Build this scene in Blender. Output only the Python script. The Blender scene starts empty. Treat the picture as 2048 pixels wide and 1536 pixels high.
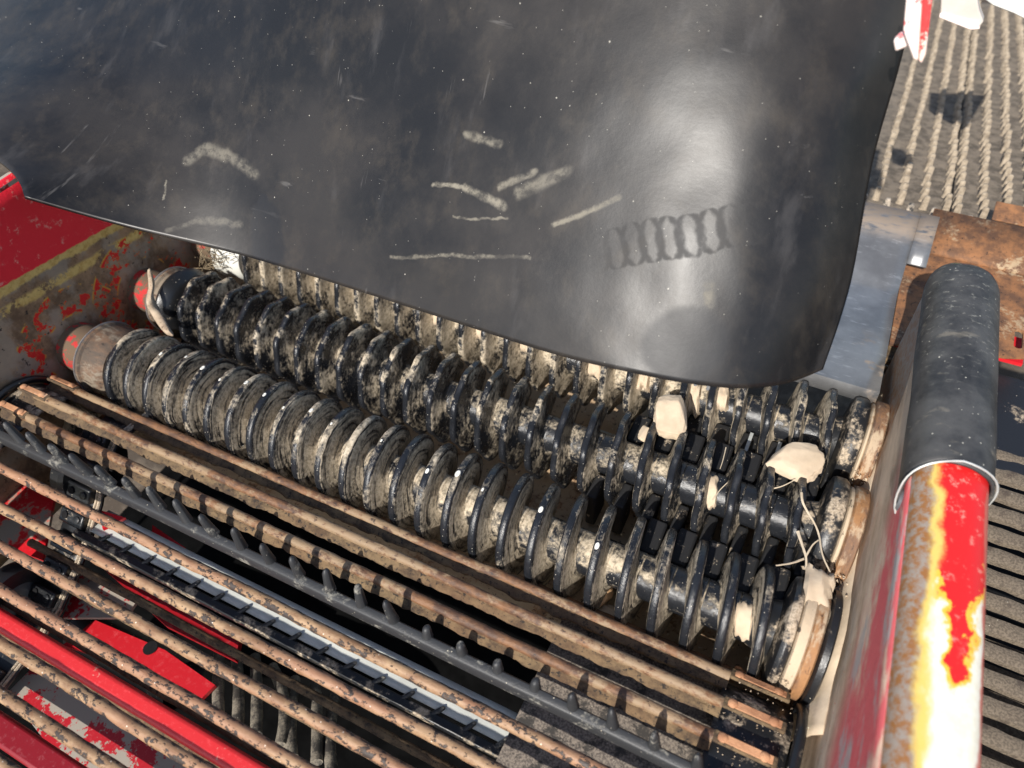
import bpy, math, random
from mathutils import Vector, Matrix, Euler, noise
random.seed(7)
R_ = math.radians
S = bpy.context.scene
COL = S.collection
# ------------------------------------------------------------------ camera
CX = Vector((0.89525, 0.44304, -0.04738)); CY = Vector((0.305446, -0.687652, -0.658664)); CZ = Vector((-0.324394, 0.575196, -0.750944))
CP = Vector((0.38611, -0.677748, 1.314469)); CF = 1511.83
cam_d = bpy.data.cameras.new("camera"); cam = bpy.data.objects.new("camera", cam_d); COL.objects.link(cam)
m = Matrix((( CX.x, -CY.x, -CZ.x, CP.x), (CX.y, -CY.y, -CZ.y, CP.y), (CX.z, -CY.z, -CZ.z, CP.z), (0, 0, 0, 1)))
cam.matrix_world = m
cam_d.sensor_width = 36; cam_d.sensor_fit = 'HORIZONTAL'; cam_d.lens = CF / 2048 * 36; cam_d.clip_start = .02; cam_d.clip_end = 2000
cam_d.dof.use_dof = True; cam_d.dof.focus_distance = 1.5; cam_d.dof.aperture_fstop = 2.6
S.camera = cam

def ray(px, py):
    return CX * ((px - 1024) / CF) + CY * ((py - 768) / CF) + CZ
def at(px, py, ax, v):                      # point of the plane  ax = v  that a measured corner of the photo lies on
    d = ray(px, py); i = 'xyz'.index(ax); t = (v - CP[i]) / d[i]
    return CP + d * t

# ------------------------------------------------------------------ light
SUN_PX = (1690, 610)
sd = ray(*SUN_PX).normalized()
elev = math.asin(-sd.z)
w = bpy.data.worlds.new("World"); S.world = w; w.use_nodes = True
wn = w.node_tree; wn.nodes.clear()
sky = wn.nodes.new('ShaderNodeTexSky'); sky.sky_type = 'NISHITA'; sky.sun_disc = False
sky.sun_elevation = elev; sky.sun_rotation = math.atan2(-sd.x, -sd.y)
bg = wn.nodes.new('ShaderNodeBackground'); bg.inputs[1].default_value = .125
wo = wn.nodes.new('ShaderNodeOutputWorld'); wn.links.new(sky.outputs[0], bg.inputs[0]); wn.links.new(bg.outputs[0], wo.inputs[0])
sl = bpy.data.lights.new("sun", 'SUN'); sl.energy = 5.0; sl.angle = R_(.5); sl.color = (1, .95, .88)
so = bpy.data.objects.new("sun", sl); COL.objects.link(so); so.rotation_euler = sd.to_track_quat('-Z', 'Y').to_euler(); so.location = (0, -2, 4)
S.view_settings.view_transform = 'Standard'; S.view_settings.look = 'None'; S.view_settings.exposure = .22; S.view_settings.gamma = 1

# ------------------------------------------------------------------ node helper
class NT:
    def __init__(s, name):
        s.m = bpy.data.materials.new(name); s.m.use_nodes = True; s.t = s.m.node_tree; s.t.nodes.clear()
        s.out = s.n('ShaderNodeOutputMaterial'); s.p = s.n('ShaderNodeBsdfPrincipled'); s.t.links.new(s.p.outputs[0], s.out.inputs[0])
        s.geo = s.n('ShaderNodeNewGeometry'); s.tc = s.n('ShaderNodeTexCoord'); s.pos = s.geo.outputs['Position']
    sr = .2
    def n(s, k): return s.t.nodes.new(k)
    def L(s, v, inp):
        if isinstance(v, (int, float)):
            inp.default_value = v
        elif isinstance(v, tuple):
            inp.default_value = v if len(inp.default_value) == len(v) else (*v, 1)
        else: s.t.links.new(v, inp)
    def math(s, op, a, b=0., c=None, cl=False):
        x = s.n('ShaderNodeMath'); x.operation = op; x.use_clamp = cl; s.L(a, x.inputs[0]); s.L(b, x.inputs[1])
        if c is not None: s.L(c, x.inputs[2])
        return x.outputs[0]
    def vm(s, op, a, b=(0, 0, 0)):
        x = s.n('ShaderNodeVectorMath'); x.operation = op; s.L(a, x.inputs[0]); s.L(b, x.inputs[1])
        return x.outputs[1] if op in ('LENGTH', 'DOT_PRODUCT', 'DISTANCE') else x.outputs[0]
    def noise(s, sc, det=5, ro=.55, vec=None, dist=0, off=(0, 0, 0), mul=(1, 1, 1)):
        v = s.vm('ADD', s.vm('MULTIPLY', vec or s.pos, mul), off)
        x = s.n('ShaderNodeTexNoise'); x.inputs['Scale'].default_value = sc; x.inputs['Detail'].default_value = det
        x.inputs['Roughness'].default_value = ro; x.inputs['Distortion'].default_value = dist; s.t.links.new(v, x.inputs['Vector']); return x.outputs[0]
    def st(s, v, a, b):                      # smooth step
        x = s.n('ShaderNodeMapRange'); x.interpolation_type = 'SMOOTHSTEP'; s.L(v, x.inputs[0]); x.inputs[1].default_value = a; x.inputs[2].default_value = b
        return x.outputs[0]
    def mix(s, f, a, b):
        x = s.n('ShaderNodeMix'); x.data_type = 'RGBA'; s.L(f, x.inputs[0]); s.L(a, x.inputs[6]); s.L(b, x.inputs[7]); return x.outputs[2]
    def xyz(s, v):
        x = s.n('ShaderNodeSeparateXYZ'); s.t.links.new(v, x.inputs[0]); return x.outputs
    def comb(s, a, b, c):
        x = s.n('ShaderNodeCombineXYZ'); s.L(a, x.inputs[0]); s.L(b, x.inputs[1]); s.L(c, x.inputs[2]); return x.outputs[0]
    def specks(s, sc, th, off=(0, 0, 0)):    # sparse small grains
        v = s.n('ShaderNodeTexVoronoi'); v.inputs['Scale'].default_value = sc; s.t.links.new(s.vm('ADD', s.pos, off), v.inputs['Vector'])
        a = s.st(v.outputs['Distance'], s.sr, s.sr * .5)
        c = s.xyz(v.outputs['Color'])[0]
        return s.math('MULTIPLY', a, s.math('GREATER_THAN', c, th))
    def fin(s, col, rough, bump=None, bs=.4, bd=.002, metal=0., spec=None, coat=None):
        s.L(col, s.p.inputs['Base Color']); s.L(rough, s.p.inputs['Roughness']); s.L(metal, s.p.inputs['Metallic'])
        if spec is not None: s.p.inputs['Specular IOR Level'].default_value = spec
        if coat: s.p.inputs['Coat Weight'].default_value = coat; s.p.inputs['Coat Roughness'].default_value = .25
        if bump is not None:
            b = s.n('ShaderNodeBump'); b.inputs['Strength'].default_value = bs; b.inputs['Distance'].default_value = bd
            s.L(bump, b.inputs['Height']); s.t.links.new(b.outputs[0], s.p.inputs['Normal'])
        return s.m

DUST = (.60, .49, .36); DUST2 = (.36, .285, .20)
def m_dusty(name, base, amt=.5, scale=14, rough=.35, dust=DUST, dust2=DUST2, mul=(1, 1, 1), spk=.93, bd=.0015):
    t = NT(name)
    a = t.noise(scale, 8, .62, mul=mul); b = t.noise(scale * 7, 6, .7, mul=mul, off=(3, 1, 2))
    k = t.math('ADD', t.math('MULTIPLY', a, .7), t.math('MULTIPLY', b, .3))
    msk = t.st(k, .62 - amt * .28, .72 - amt * .28)
    fine = t.noise(260, 3, .6)
    dc = t.mix(t.st(fine, .35, .65), dust2, dust)
    c = t.mix(t.math('MULTIPLY', msk, .9), base, dc)
    sp = t.specks(150, spk)
    c = t.mix(t.math('MULTIPLY', sp, .8), c, (.7, .63, .5))
    r = t.math('ADD', rough, t.math('MULTIPLY', msk, .9 - rough))
    h = t.math('ADD', t.math('MULTIPLY', msk, .5), t.math('MULTIPLY', fine, .5))
    return t.fin(c, r, t.math('ADD', h, sp), .6, bd)

def m_plain(name, col, rough=.5, metal=0., var=.25, scale=20, bd=.0008, spec=.5):
    t = NT(name); a = t.noise(scale, 8, .6)
    c2 = tuple(v * (1 - var) for v in col); c1 = tuple(min(1, v * (1 + var)) for v in col)
    return t.fin(t.mix(t.st(a, .3, .7), c2, c1), rough, t.noise(150, 4, .6), .4, bd, metal, spec)

def m_roller(name, root, lobed, amt, rub=.091):
    t = NT(name); t.tc.object = root
    o = t.tc.outputs['Object']; X, Y, Z = t.xyz(o)[0:3]
    r = t.math('SQRT', t.math('ADD', t.math('MULTIPLY', Y, Y), t.math('MULTIPLY', Z, Z)))
    th = t.math('ARCTAN2', Z, Y)
    wob = t.math('MULTIPLY', t.noise(9, 3, vec=o), .03)
    sw = t.noise(1., 7, .68, vec=t.comb(t.math('MULTIPLY', th, .55), t.math('MULTIPLY', t.math('ADD', r, wob), 110), t.math('MULTIPLY', X, 9)), dist=.5)
    pa = t.noise(15, 9, .66, vec=o)
    fi = t.noise(120, 5, .75, vec=o)
    k = t.math('ADD', t.math('ADD', t.math('MULTIPLY', sw, .62 if not lobed else .25), t.math('MULTIPLY', pa, .26 if not lobed else .62)), t.math('MULTIPLY', fi, .12 if not lobed else .13))
    # rubbed clean at the rim: keep only a little dust there
    rimd = t.st(r, rub, rub + .007)
    nx = t.math('ABSOLUTE', t.xyz(t.geo.outputs['True Normal'])[0])
    if lobed:
        rimd = t.math('MULTIPLY', rimd, t.st(t.noise(26, 4, vec=o, off=(5, 5, 5)), .58, .50))
    side = t.st(nx, .35, .8)
    up = t.math('MULTIPLY', t.st(t.xyz(t.geo.outputs['Normal'])[2], .45, .95), .09)   # soil settles on what faces up
    thr = t.math('ADD', t.math('MULTIPLY', rimd, .07), .60 - amt * .075)
    thr = t.math('SUBTRACT', thr, t.math('MULTIPLY', side, .05)); thr = t.math('SUBTRACT', thr, t.math('MULTIPLY', up, .8))
    # less soil on the sleeve at the outer (right) end
    thr = t.math('ADD', thr, t.math('MULTIPLY', t.math('MULTIPLY', t.st(X, -.1, .4), t.math('SUBTRACT', 1., side)), .085))
    msk = t.st(t.math('SUBTRACT', k, thr), -.05, .07)
    dc = t.mix(t.st(fi, .36, .62), (.36, .30, .21), (.64, .54, .40))
    blk = t.mix(t.noise(30, 4, vec=o), (.007, .008, .010), (.022, .024, .029))
    c = t.mix(t.math('MULTIPLY', msk, .88), blk, dc)
    sp = t.specks(170, .80); c = t.mix(sp, c, (.66, .6, .5))
    rr = t.math('ADD', .27, t.math('MULTIPLY', msk, .6))
    h = t.math('ADD', t.math('ADD', t.math('MULTIPLY', msk, .8), t.math('MULTIPLY', fi, .9)), t.math('MULTIPLY', sp, 1.))
    return t.fin(c, rr, h, .75, .0016)

def m_rust(name, a=(.30, .135, .055), b=(.13, .065, .035), mud=(.42, .31, .19), amt=.4, rough=.75, pits=True, mul=(1, 1, 1), scale=22):
    t = NT(name)
    n1 = t.noise(scale, 9, .68, mul=mul); n2 = t.noise(90, 6, .7, off=(2, 2, 2), mul=mul); n3 = t.noise(9, 5, .6, off=(9, 1, 4), mul=mul)
    c = t.mix(t.st(n1, .38, .62), b, a)
    c = t.mix(t.math('MULTIPLY', t.st(t.math('ADD', t.math('MULTIPLY', n3, .6), t.math('MULTIPLY', n2, .4)), .60 - amt * .25, .68 - amt * .25), .85), c, mud)
    if pits: c = t.mix(t.math('MULTIPLY', t.st(n2, .42, .34), .85), c, (.02, .016, .014))
    return t.fin(c, rough, t.math('ADD', n1, n2), .8, .002)

def m_rod():
    t = NT('pitted_rusty_rod'); P = t.xyz(t.pos)
    n1 = t.noise(38, 8, .7, mul=(.6, 1, 1)); n2 = t.noise(75, 5, .7, mul=(.7, 1, 1), off=(4, 4, 4)); n3 = t.noise(5, 4, .5, mul=(.4, 3, 1), off=(1, 7, 4))
    c = t.mix(t.st(n1, .35, .65), (.22, .118, .060), (.385, .245, .135))
    c = t.mix(t.math('MULTIPLY', t.st(n3, .45, .62), .6), c, (.36, .17, .10))
    low = t.math('MULTIPLY', t.st(t.xyz(t.geo.outputs['Normal'])[1], .1, -.75), .05)   # scale flaked off along the soil side
    side2 = t.math('MULTIPLY', t.st(t.xyz(t.geo.outputs['Normal'])[1], .45, .95), .10)
    pit = t.st(t.math('ADD', t.math('ADD', n2, low), side2), .565, .60)
    c = t.mix(pit, c, (.045, .032, .026))
    sp = t.specks(120, .9); c = t.mix(sp, c, (.8, .66, .52))
    return t.fin(c, t.math('SUBTRACT', .7, t.math('MULTIPLY', n3, .25)), t.math('SUBTRACT', n1, t.math('MULTIPLY', pit, .6)), .8, .002)

def m_paint(name, col=(.62, .012, .02), wear=(.30, .26, .21), amt=.3, scale=9, rough=.4, edge=None, mul=(1, 1, 1)):
    t = NT(name)
    n = t.noise(scale, 9, .65, mul=mul); d = t.noise(scale * 9, 5, .7, off=(3, 3, 3), mul=mul)
    k = t.math('ADD', t.math('MULTIPLY', n, .8), t.math('MULTIPLY', d, .2))
    th = .70 - amt * .3
    c = col
    c = t.mix(t.math('MULTIPLY', t.st(d, .52, .72), .35), c, tuple(min(1, v * 1.2 + .12) for v in col))
    if edge: c = t.mix(t.st(k, th - .035, th - .01), c, edge)
    m_ = t.st(k, th - .012, th + .015); c = t.mix(m_, c, wear)
    return t.fin(c, t.math('ADD', rough, t.math('MULTIPLY', m_, .35)), k, .4, .0015)

# ------------------------------------------------------------------ mesh helpers
class MB:
    def __init__(s): s.v = []; s.f = []
    def add(s, vs, fs):
        o = len(s.v); s.v += [tuple(v) for v in vs]; s.f += [tuple(i + o for i in f) for f in fs]; return s
    def box(s, c, d, rot=None):
        c = Vector(c); h = Vector(d) / 2; vs = []
        for i in (-1, 1):
            for j in (-1, 1):
                for k in (-1, 1):
                    p = Vector((i * h.x, j * h.y, k * h.z))
                    if rot is not None: p = rot @ p
                    vs.append(c + p)
        return s.add(vs, [(0, 1, 3, 2), (4, 6, 7, 5), (0, 4, 5, 1), (2, 3, 7, 6), (0, 2, 6, 4), (1, 5, 7, 3)])
    def tube(s, pts, r, n=10, cap=True, jit=0, seed=0, squash=None):
        pts = [Vector(p) for p in pts]; N = len(pts); vs = []; fs = []; up = Vector((0, 0, 1)); prev = None
        for i, p in enumerate(pts):
            d = (pts[min(i + 1, N - 1)] - pts[max(i - 1, 0)]).normalized()
            if prev is None:
                a = up.cross(d)
                if a.length < .05: a = Vector((0, 1, 0)).cross(d)
                a.normalize()
            else: a = (prev - d * prev.dot(d)).normalized()
            prev = a; b = d.cross(a)
            rr = r[i] if isinstance(r, (list, tuple)) else r
            for k in range(n):
                t = 2 * math.pi * k / n; q = rr
                if jit: q *= 1 + jit * noise.noise(Vector((p.x * 60 + math.cos(t) * 1.5 + seed * 7, p.y * 60 + math.sin(t) * 1.5, p.z * 60)))
                sq = squash or 1
                vs.append(p + a * (math.cos(t) * q) + b * (math.sin(t) * q * sq))
        for i in range(N - 1):
            for k in range(n):
                fs.append((i * n + k, i * n + (k + 1) % n, (i + 1) * n + (k + 1) % n, (i + 1) * n + k))
        if cap: fs += [tuple(range(n))[::-1], tuple((N - 1) * n + k for k in range(n))]
        return s.add(vs, fs)
    def lathe(s, prof, c=(0, 0, 0), n=48, ax='x', a0=0, a1=2 * math.pi):   # prof: (along, radius)
        vs = []; fs = []; full = abs(a1 - a0 - 2 * math.pi) < 1e-6; K = n if full else n + 1; c = Vector(c)
        for (x, r) in prof:
            for k in range(K):
                t = a0 + (a1 - a0) * k / n; y = math.cos(t) * r; z = math.sin(t) * r
                vs.append(c + (Vector((x, y, z)) if ax == 'x' else Vector((y, x, z)) if ax == 'y' else Vector((y, z, x))))
        for i in range(len(prof) - 1):
            for k in range(n):
                k2 = (k + 1) % K if full else k + 1
                fs.append((i * K + k, i * K + k2, (i + 1) * K + k2, (i + 1) * K + k))
        return s.add(vs, fs)
    def prism(s, poly, off):                                           # poly: 3-D points, off: extrusion vector
        n = len(poly); poly = [Vector(p) for p in poly]; off = Vector(off)
        return s.add(poly + [p + off for p in poly], [tuple(range(n))[::-1], tuple(range(n, 2 * n))] + [(i, (i + 1) % n, n + (i + 1) % n, n + i) for i in range(n)])
    def grid(s, P, th=None):                                           # P rows of points -> sheet, optional thickness vector list
        nr = len(P); nc = len(P[0]); vs = [p for row in P for p in row]
        fs = [(i * nc + j, i * nc + j + 1, (i + 1) * nc + j + 1, (i + 1) * nc + j) for i in range(nr - 1) for j in range(nc - 1)]
        return s.add(vs, fs)
    def build(s, name, mat, parent=None, smooth=True, bevel=0, solid=0, seg=2, angle=40):
        me = bpy.data.meshes.new(name); me.from_pydata([tuple(v) for v in s.v], [], s.f); me.update()
        import bmesh
        b = bmesh.new(); b.from_mesh(me); bmesh.ops.recalc_face_normals(b, faces=b.faces); b.to_mesh(me); b.free()
        me.materials.append(mat)
        if smooth:
            for p in me.polygons: p.use_smooth = True
            try: me.set_sharp_from_angle(angle=R_(angle))
            except Exception: pass
        o = bpy.data.objects.new(name, me); COL.objects.link(o)
        if solid:
            q = o.modifiers.new('solid', 'SOLIDIFY'); q.thickness = solid; q.offset = 0
        if bevel:
            q = o.modifiers.new('bevel', 'BEVEL'); q.width = bevel; q.segments = seg; q.limit_method = 'ANGLE'
        if parent is not None: attach(o, parent)
        return o
def world(o):
    return (world(o.parent) @ o.matrix_parent_inverse @ o.matrix_basis) if o.parent else o.matrix_basis.copy()
def attach(o, parent):
    o.parent = parent; o.matrix_parent_inverse = world(parent).inverted()
def tag(o, label=None, cat=None, group=None, kind=None):
    if label: o['label'] = label
    if cat: o['category'] = cat
    if group: o['group'] = group
    if kind: o['kind'] = kind
    return o
def thing(name, label, cat, loc=(0, 0, 0), group=None):
    e = bpy.data.objects.new(name, None); e.empty_display_size = .05; COL.objects.link(e); e.location = loc; bpy.context.view_layer.update()
    return tag(e, label, cat, group)
def inst(o, name, parent, loc=None, rot=None, scale=None):
    c = bpy.data.objects.new(name, o.data); COL.objects.link(c)
    for md in o.modifiers:
        q = c.modifiers.new(md.name, md.type)
        for a in ('width', 'segments', 'limit_method', 'thickness', 'offset'):
            if hasattr(md, a):
                try: setattr(q, a, getattr(md, a))
                except Exception: pass
    if loc is not None: c.location = loc
    if rot is not None: c.rotation_euler = rot
    if scale is not None: c.scale = scale
    if parent is not None: attach(c, parent)
    return c
def fbm(v, s=1., o=4):
    return noise.fractal(Vector(v) * s, 1., 2., o)

# ------------------------------------------------------------------ shared materials
BLACK = m_dusty('black_rubber_dusty', (.014, .015, .017), .42, 16, .38)
BLACK2 = m_dusty('black_rubber_clean', (.013, .014, .016), .12, 18, .33, spk=.86)
BLOCK = m_dusty('dull_rubber_block', (.012, .012, .013), .20, 40, .7, spk=.9)
GREYRUB = m_dusty('grey_toothed_rubber', (.028, .029, .031), .30, 20, .5, dust=(.34, .32, .27), dust2=(.2, .19, .16))
MUD = None
t = NT('dry_clay'); a_ = t.noise(18, 7, .6); b_ = t.noise(130, 5, .7)
MUD = t.fin(t.mix(t.st(a_, .3, .7), (.50, .395, .28), (.64, .52, .38)), .95, t.math('ADD', a_, t.math('MULTIPLY', b_, .3)), .6, .003)
ROD = m_rod()
RODS = m_rust('smooth_rusty_rod', a=(.215, .105, .048), b=(.09, .046, .027), mud=(.31, .215, .125), amt=.45, rough=.6, mul=(.7, 1, 1), scale=42)
t = NT('mud_caked_bar'); n1 = t.noise(30, 9, .75, mul=(.8, 1, 1)); n2 = t.noise(110, 6, .75, mul=(.9, 1, 1), off=(1, 2, 3)); n3 = t.noise(3.2, 4, .5, off=(4, 4, 4)); xx_ = t.xyz(t.pos)[0]
c = t.mix(t.st(n1, .35, .62), (.055, .036, .022), (.20, .135, .07)); c = t.mix(t.math('MULTIPLY', t.st(n3, .45, .65), .4), c, (.17, .085, .04))
c = t.mix(t.math('MULTIPLY', t.st(n1, .62, .72), .8), c, (.42, .31, .19)); c = t.mix(t.st(n2, .455, .38), c, (.022, .018, .015))
c = t.mix(t.math('MULTIPLY', t.st(xx_, -.55, -1.1), .35), c, (.06, .04, .03)); CAKE = t.fin(c, .9, t.math('ADD', n1, n2), .9, .0025)
RUST = m_rust('rusty_plate', amt=.25)
RUSTMUD = m_rust('rust_under_mud', amt=1.1, mud=(.62, .48, .34))
RIVET = m_rust('bare_rust_end', a=(.56, .29, .15), b=(.38, .18, .09), amt=.2, mud=(.6, .42, .28), pits=False)
RED = m_paint('red_paint_worn', amt=.55, edge=(.5, .2, .15))
REDC = m_paint('red_paint', (.60, .010, .018), amt=.05)
REDD = m_paint('red_paint_dusty', (.42, .012, .02), wear=(.33, .29, .24), amt=.75, scale=14)
GALV = m_plain('galvanised_steel', (.50, .52, .50), .45, .35, .12, 30)
STEEL = m_dusty('brushed_steel', (.10, .103, .11), .30, 9, .32, dust=(.42, .36, .3), dust2=(.25, .22, .2), spk=.93)
t = NT('scratched_bare_steel'); n1 = t.noise(8, 8, .6); n2 = t.noise(60, 6, .7, mul=(.3, 1, 1)); n3 = t.noise(11, 6, .6, off=(7, 1, 1)); sy = t.xyz(t.pos)[1]
c = t.mix(t.st(n1, .3, .7), (.17, .172, .178), (.30, .305, .31)); c = t.mix(t.math('MULTIPLY', t.st(n2, .55, .7), .4), c, (.6, .6, .6))
br_ = t.math('MULTIPLY', t.st(n3, .53, .62), t.st(sy, .80, .62)); du = t.math('MULTIPLY', t.st(sy, 1.12, 1.18), t.st(n2, .35, .5)); dd_ = t.math('MAXIMUM', br_, du)
c = t.mix(dd_, c, (.36, .28, .21)); CHUTE = t.fin(c, t.math('ADD', .38, t.math('MULTIPLY', dd_, .45)), n2, .15, .001, t.math('SUBTRACT', .45, t.math('MULTIPLY', dd_, .45)))
DARK = m_plain('black_painted_steel', (.010, .010, .011), .8, 0, .4, 12, spec=.15)
WHITE = m_plain('white_nylon', (.72, .72, .66), .4, 0, .06, 10)
t = NT('dried_root'); ROOT = t.fin(t.mix(t.noise(60), (.42, .33, .22), (.66, .57, .44)), .9)

# ------------------------------------------------------------------ ground
g = MB(); N = 36
for i in range(N):
    pass
P = []
def gl(u): return (abs(u) ** 3.2) * (1 if u > 0 else -1) * 60
for i in range(N + 1):
    row = []
    for j in range(N + 1):
        x = gl(i / N * 2 - 1); y = gl(j / N * 2 - 1)
        row.append((x, y, -1.25 + .05 * fbm((x, y, 0), .8)))
    P.append(row)
g.grid(P)
GR = m_dusty('field_soil', (.075, .055, .038), .5, 4, .95, dust=(.17, .13, .09), dust2=(.11, .085, .06), spk=.95, bd=.01)
tag(g.build('ground', GR), 'brown field soil below the machine', kind='structure')

# ------------------------------------------------------------------ cleaning rollers
RR = .103; RS = .0415; PIT = .06
def flight_profile():                         # (dx, r) cross-section of the flight, from left foot over the rim to the right foot
    return [(-.0145, RS), (-.0112, RS + .006), (-.0090, RR - .014), (-.0085, RR - .006), (-.0070, RR - .0018), (-.0040, RR), (.0040, RR), (.0070, RR - .0018), (.0085, RR - .006), (.0090, RR - .014), (.0112, RS + .006), (.0145, RS)]
def segment(lobed, nseg=72):
    b = MB(); prof = flight_profile(); n0 = len(prof); vs = []; fs = []
    phi0 = R_(38)
    for k in range(nseg + 1):
        f = k / nseg; ph = phi0 + 2 * math.pi * (f - .5); x0 = PIT * (f - .5)
        lob = 0
        if lobed: lob = .0085 * (.5 - .5 * math.cos(ph * 8)) ** .8 - .001
        for (dx, r) in prof:
            e = (r - RS) / (RR - RS)
            rr = r - lob * max(0, e - .25) / .75
            ddx = dx
            if lobed: ddx = dx * (1 - .10 * e) + .0012 * math.sin(ph * 8 + 1) * e
            vs.append((x0 + ddx, math.cos(ph) * rr, math.sin(ph) * rr))
    for k in range(nseg):
        for i in range(n0 - 1):
            fs.append((k * n0 + i, k * n0 + i + 1, (k + 1) * n0 + i + 1, (k + 1) * n0 + i))
    b.add(vs, fs)
    return b
def sleeve():
    b = MB(); b.lathe([(-PIT / 2 - .0, RS - .0018), (-PIT / 2 + .0015, RS), (PIT / 2 - .0015, RS), (PIT / 2, RS - .0018)], n=40); return b

def roller(y, xphase, n0, n1, lobed, amt, label, name='cleaning_roller'):
    root = thing(name, label, 'roller', (xphase, y, 0), 'three flighted rubber cleaning rollers side by side')
    mat = m_roller('roller_rubber', root, lobed, amt)
    root.location.x = 0
    bpy.context.view_layer.update()
    fl = segment(lobed).build('spiral_flight', mat); fl.location = (0, 0, 0)
    slv = sleeve().build('sleeve_ring', mat)
    for n in range(n0, n1 + 1):
        x = xphase + n * PIT
        if n == n0: o = fl; o.location = (x, y, 0); attach(o, root); s2 = slv; s2.location = (x, y, 0); attach(s2, root)
        else:
            inst(fl, 'spiral_flight', root, (x, y, 0)); inst(slv, 'sleeve_ring', root, (x, y, 0))
    return root, mat
X1, X2, X3, Y2, Y3 = -.4988, -.4326, -.4210, .2324, .4648
r1, m1 = roller(0, X1, -9, 16, False, 1.12, 'smooth flighted rubber roller nearest the rod web, its discs swirled with dried mud')
r2, m2 = roller(Y2, X2, -10, 15, True, .35, 'wavy edged black rubber roller in the middle between two other rollers')
r3, m3 = roller(Y3, X3, -10, 15, True, 1.25, 'dustiest rubber roller, half hidden under the hanging black flap')
# end fittings
COLLAR = m_rust('muddy_collar', a=(.17, .10, .06), b=(.08, .06, .045), mud=(.24, .20, .15), amt=.55, pits=True, mul=(.5, 1, 1))
HUB = m_paint('worn_red_hub', (.45, .02, .02), wear=(.14, .095, .06), amt=.8, scale=30, rough=.8)
EDGE = m_plain('polished_rim', (.6, .62, .64), .3, .7, .1)
def ends(root, y, xl, cr, xr0, xr1, mat, ring=False, white=False, er=.107):
    XS = -1.133 if y == 0 else -1.135
    b = MB(); b.lathe([(XS, cr * .6), (XS, cr + .004), (XS + .008, cr + .005), (XS + .012, cr), (xl, cr), (xl + .012, cr * .9), (xl + .012, .04)], (0, y, 0)); b.build('end_collar', WHITE if white else COLLAR, root)
    MB().lathe([(-1.236, cr * .72), (XS - .004, cr * .66)], (0, y, 0)).build('hub_boss', HUB, root)
    if not white:
        b = MB(); b.lathe([(XS - .004, cr * .6), (XS - .004, cr + .006), (XS - .001, cr + .007), (XS - .0005, cr + .004), (XS - .0005, .03)], (0, y, 0)); b.build('collar_rim', EDGE, root)
    if ring:
        b = MB(); b.lathe([(xl - .02, cr * .9), (xl - .02, cr + .008), (xl - .008, cr + .014), (xl + .012, cr + .006), (xl + .024, cr * .85), (xl + .024, .04)], (0, y, 0)); b.build('rubber_ring', BLACK2, root)
    b = MB(); b.lathe([(xr0 - .045, RS + .001), (xr0 - .006, RS + .012), (xr0, er - .015), (xr0 + .004, er - .003), (xr0 + .010, er), (xr1 - .010, er), (xr1 - .003, er - .004), (xr1, er - .015), (xr1, .02)], (0, y, 0), 56); b.build('end_flange', BLACK, root)
    b = MB(); b.lathe([(xr1 - .01, 0), (xr1 - .01, .028), (.60, .028), (.60, 0)], (0, y, 0), 24); b.build('axle', DARK, root)
ends(r1, 0, -1.07, .088, .505, .528, m1, er=.104)
ends(r2, Y2, -1.085, .082, .520, .556, m2, ring=True, er=.112)
ends(r3, Y3, -1.06, .074, .522, .558, m3, white=True, er=.104)
def enddisc(root, y, mat, r, xa, xb, name='end_disc'):
    MB().lathe([(xa, .03), (xa, r - .004), (xa + .003, r), (xb - .003, r), (xb, r - .004), (xb, .03)], (0, y, 0), 56).build(name, mat, root)
MUDRING = m_rust('rust_streaked_mud', a=(.46, .32, .19), b=(.30, .19, .11), mud=(.55, .44, .31), amt=.9, pits=True, mul=(1, .5, .5), scale=40)
DISC = m_rust('rusty_end_disc', a=(.34, .17, .07), b=(.16, .09, .055), mud=(.48, .37, .25), amt=.45, pits=True, mul=(1, .4, .4), scale=30)
enddisc(r2, Y2, DISC, .106, .566, .592); enddisc(r3, Y3, DISC, .106, .566, .592); enddisc(r1, 0, DISC, .100, .548, .568); enddisc(r1, 0, BLACK2, .104, .570, .586, 'rubber_band')
enddisc(r2, Y2, MUDRING, .101, .556, .567, 'mud_ring'); enddisc(r3, Y3, MUDRING, .099, .558, .567, 'mud_ring'); enddisc(r1, 0, MUDRING, .100, .528, .549, 'mud_ring')
# moulded pale marks on the first roller, one per turn
b = MB(); b.lathe([(0, .0001), (.0012, .0055), (0, .0075)], n=12, ax='z'); SPOT = m_plain('pale_mark', (.78, .76, .68), .6, 0, .05)
sp0 = None
for n in range(-7, 12):
    ph = R_(83) + (n % 3) * .10 + .02 * n; x = X1 + n * PIT + PIT * (ph - R_(38)) / (2 * math.pi) - .001
    nrm = Vector((0, math.cos(ph), math.sin(ph))); loc = Vector((x, 0, 0)) + nrm * (RR + .0002)
    q = Vector((0, 0, 1)).rotation_difference(nrm).to_euler()
    s = random.uniform(.35, .95)
    if n in (2, 4, 8, 10): continue
    if sp0 is None: sp0 = b.build('pale_mark', SPOT); sp0.location = loc; sp0.rotation_euler = q; sp0.scale = (s * .8, s * 1.3, 1); attach(sp0, r1)
    else: inst(sp0, 'pale_mark', r1, loc, q, (s * .8, s * 1.3, 1))

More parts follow.
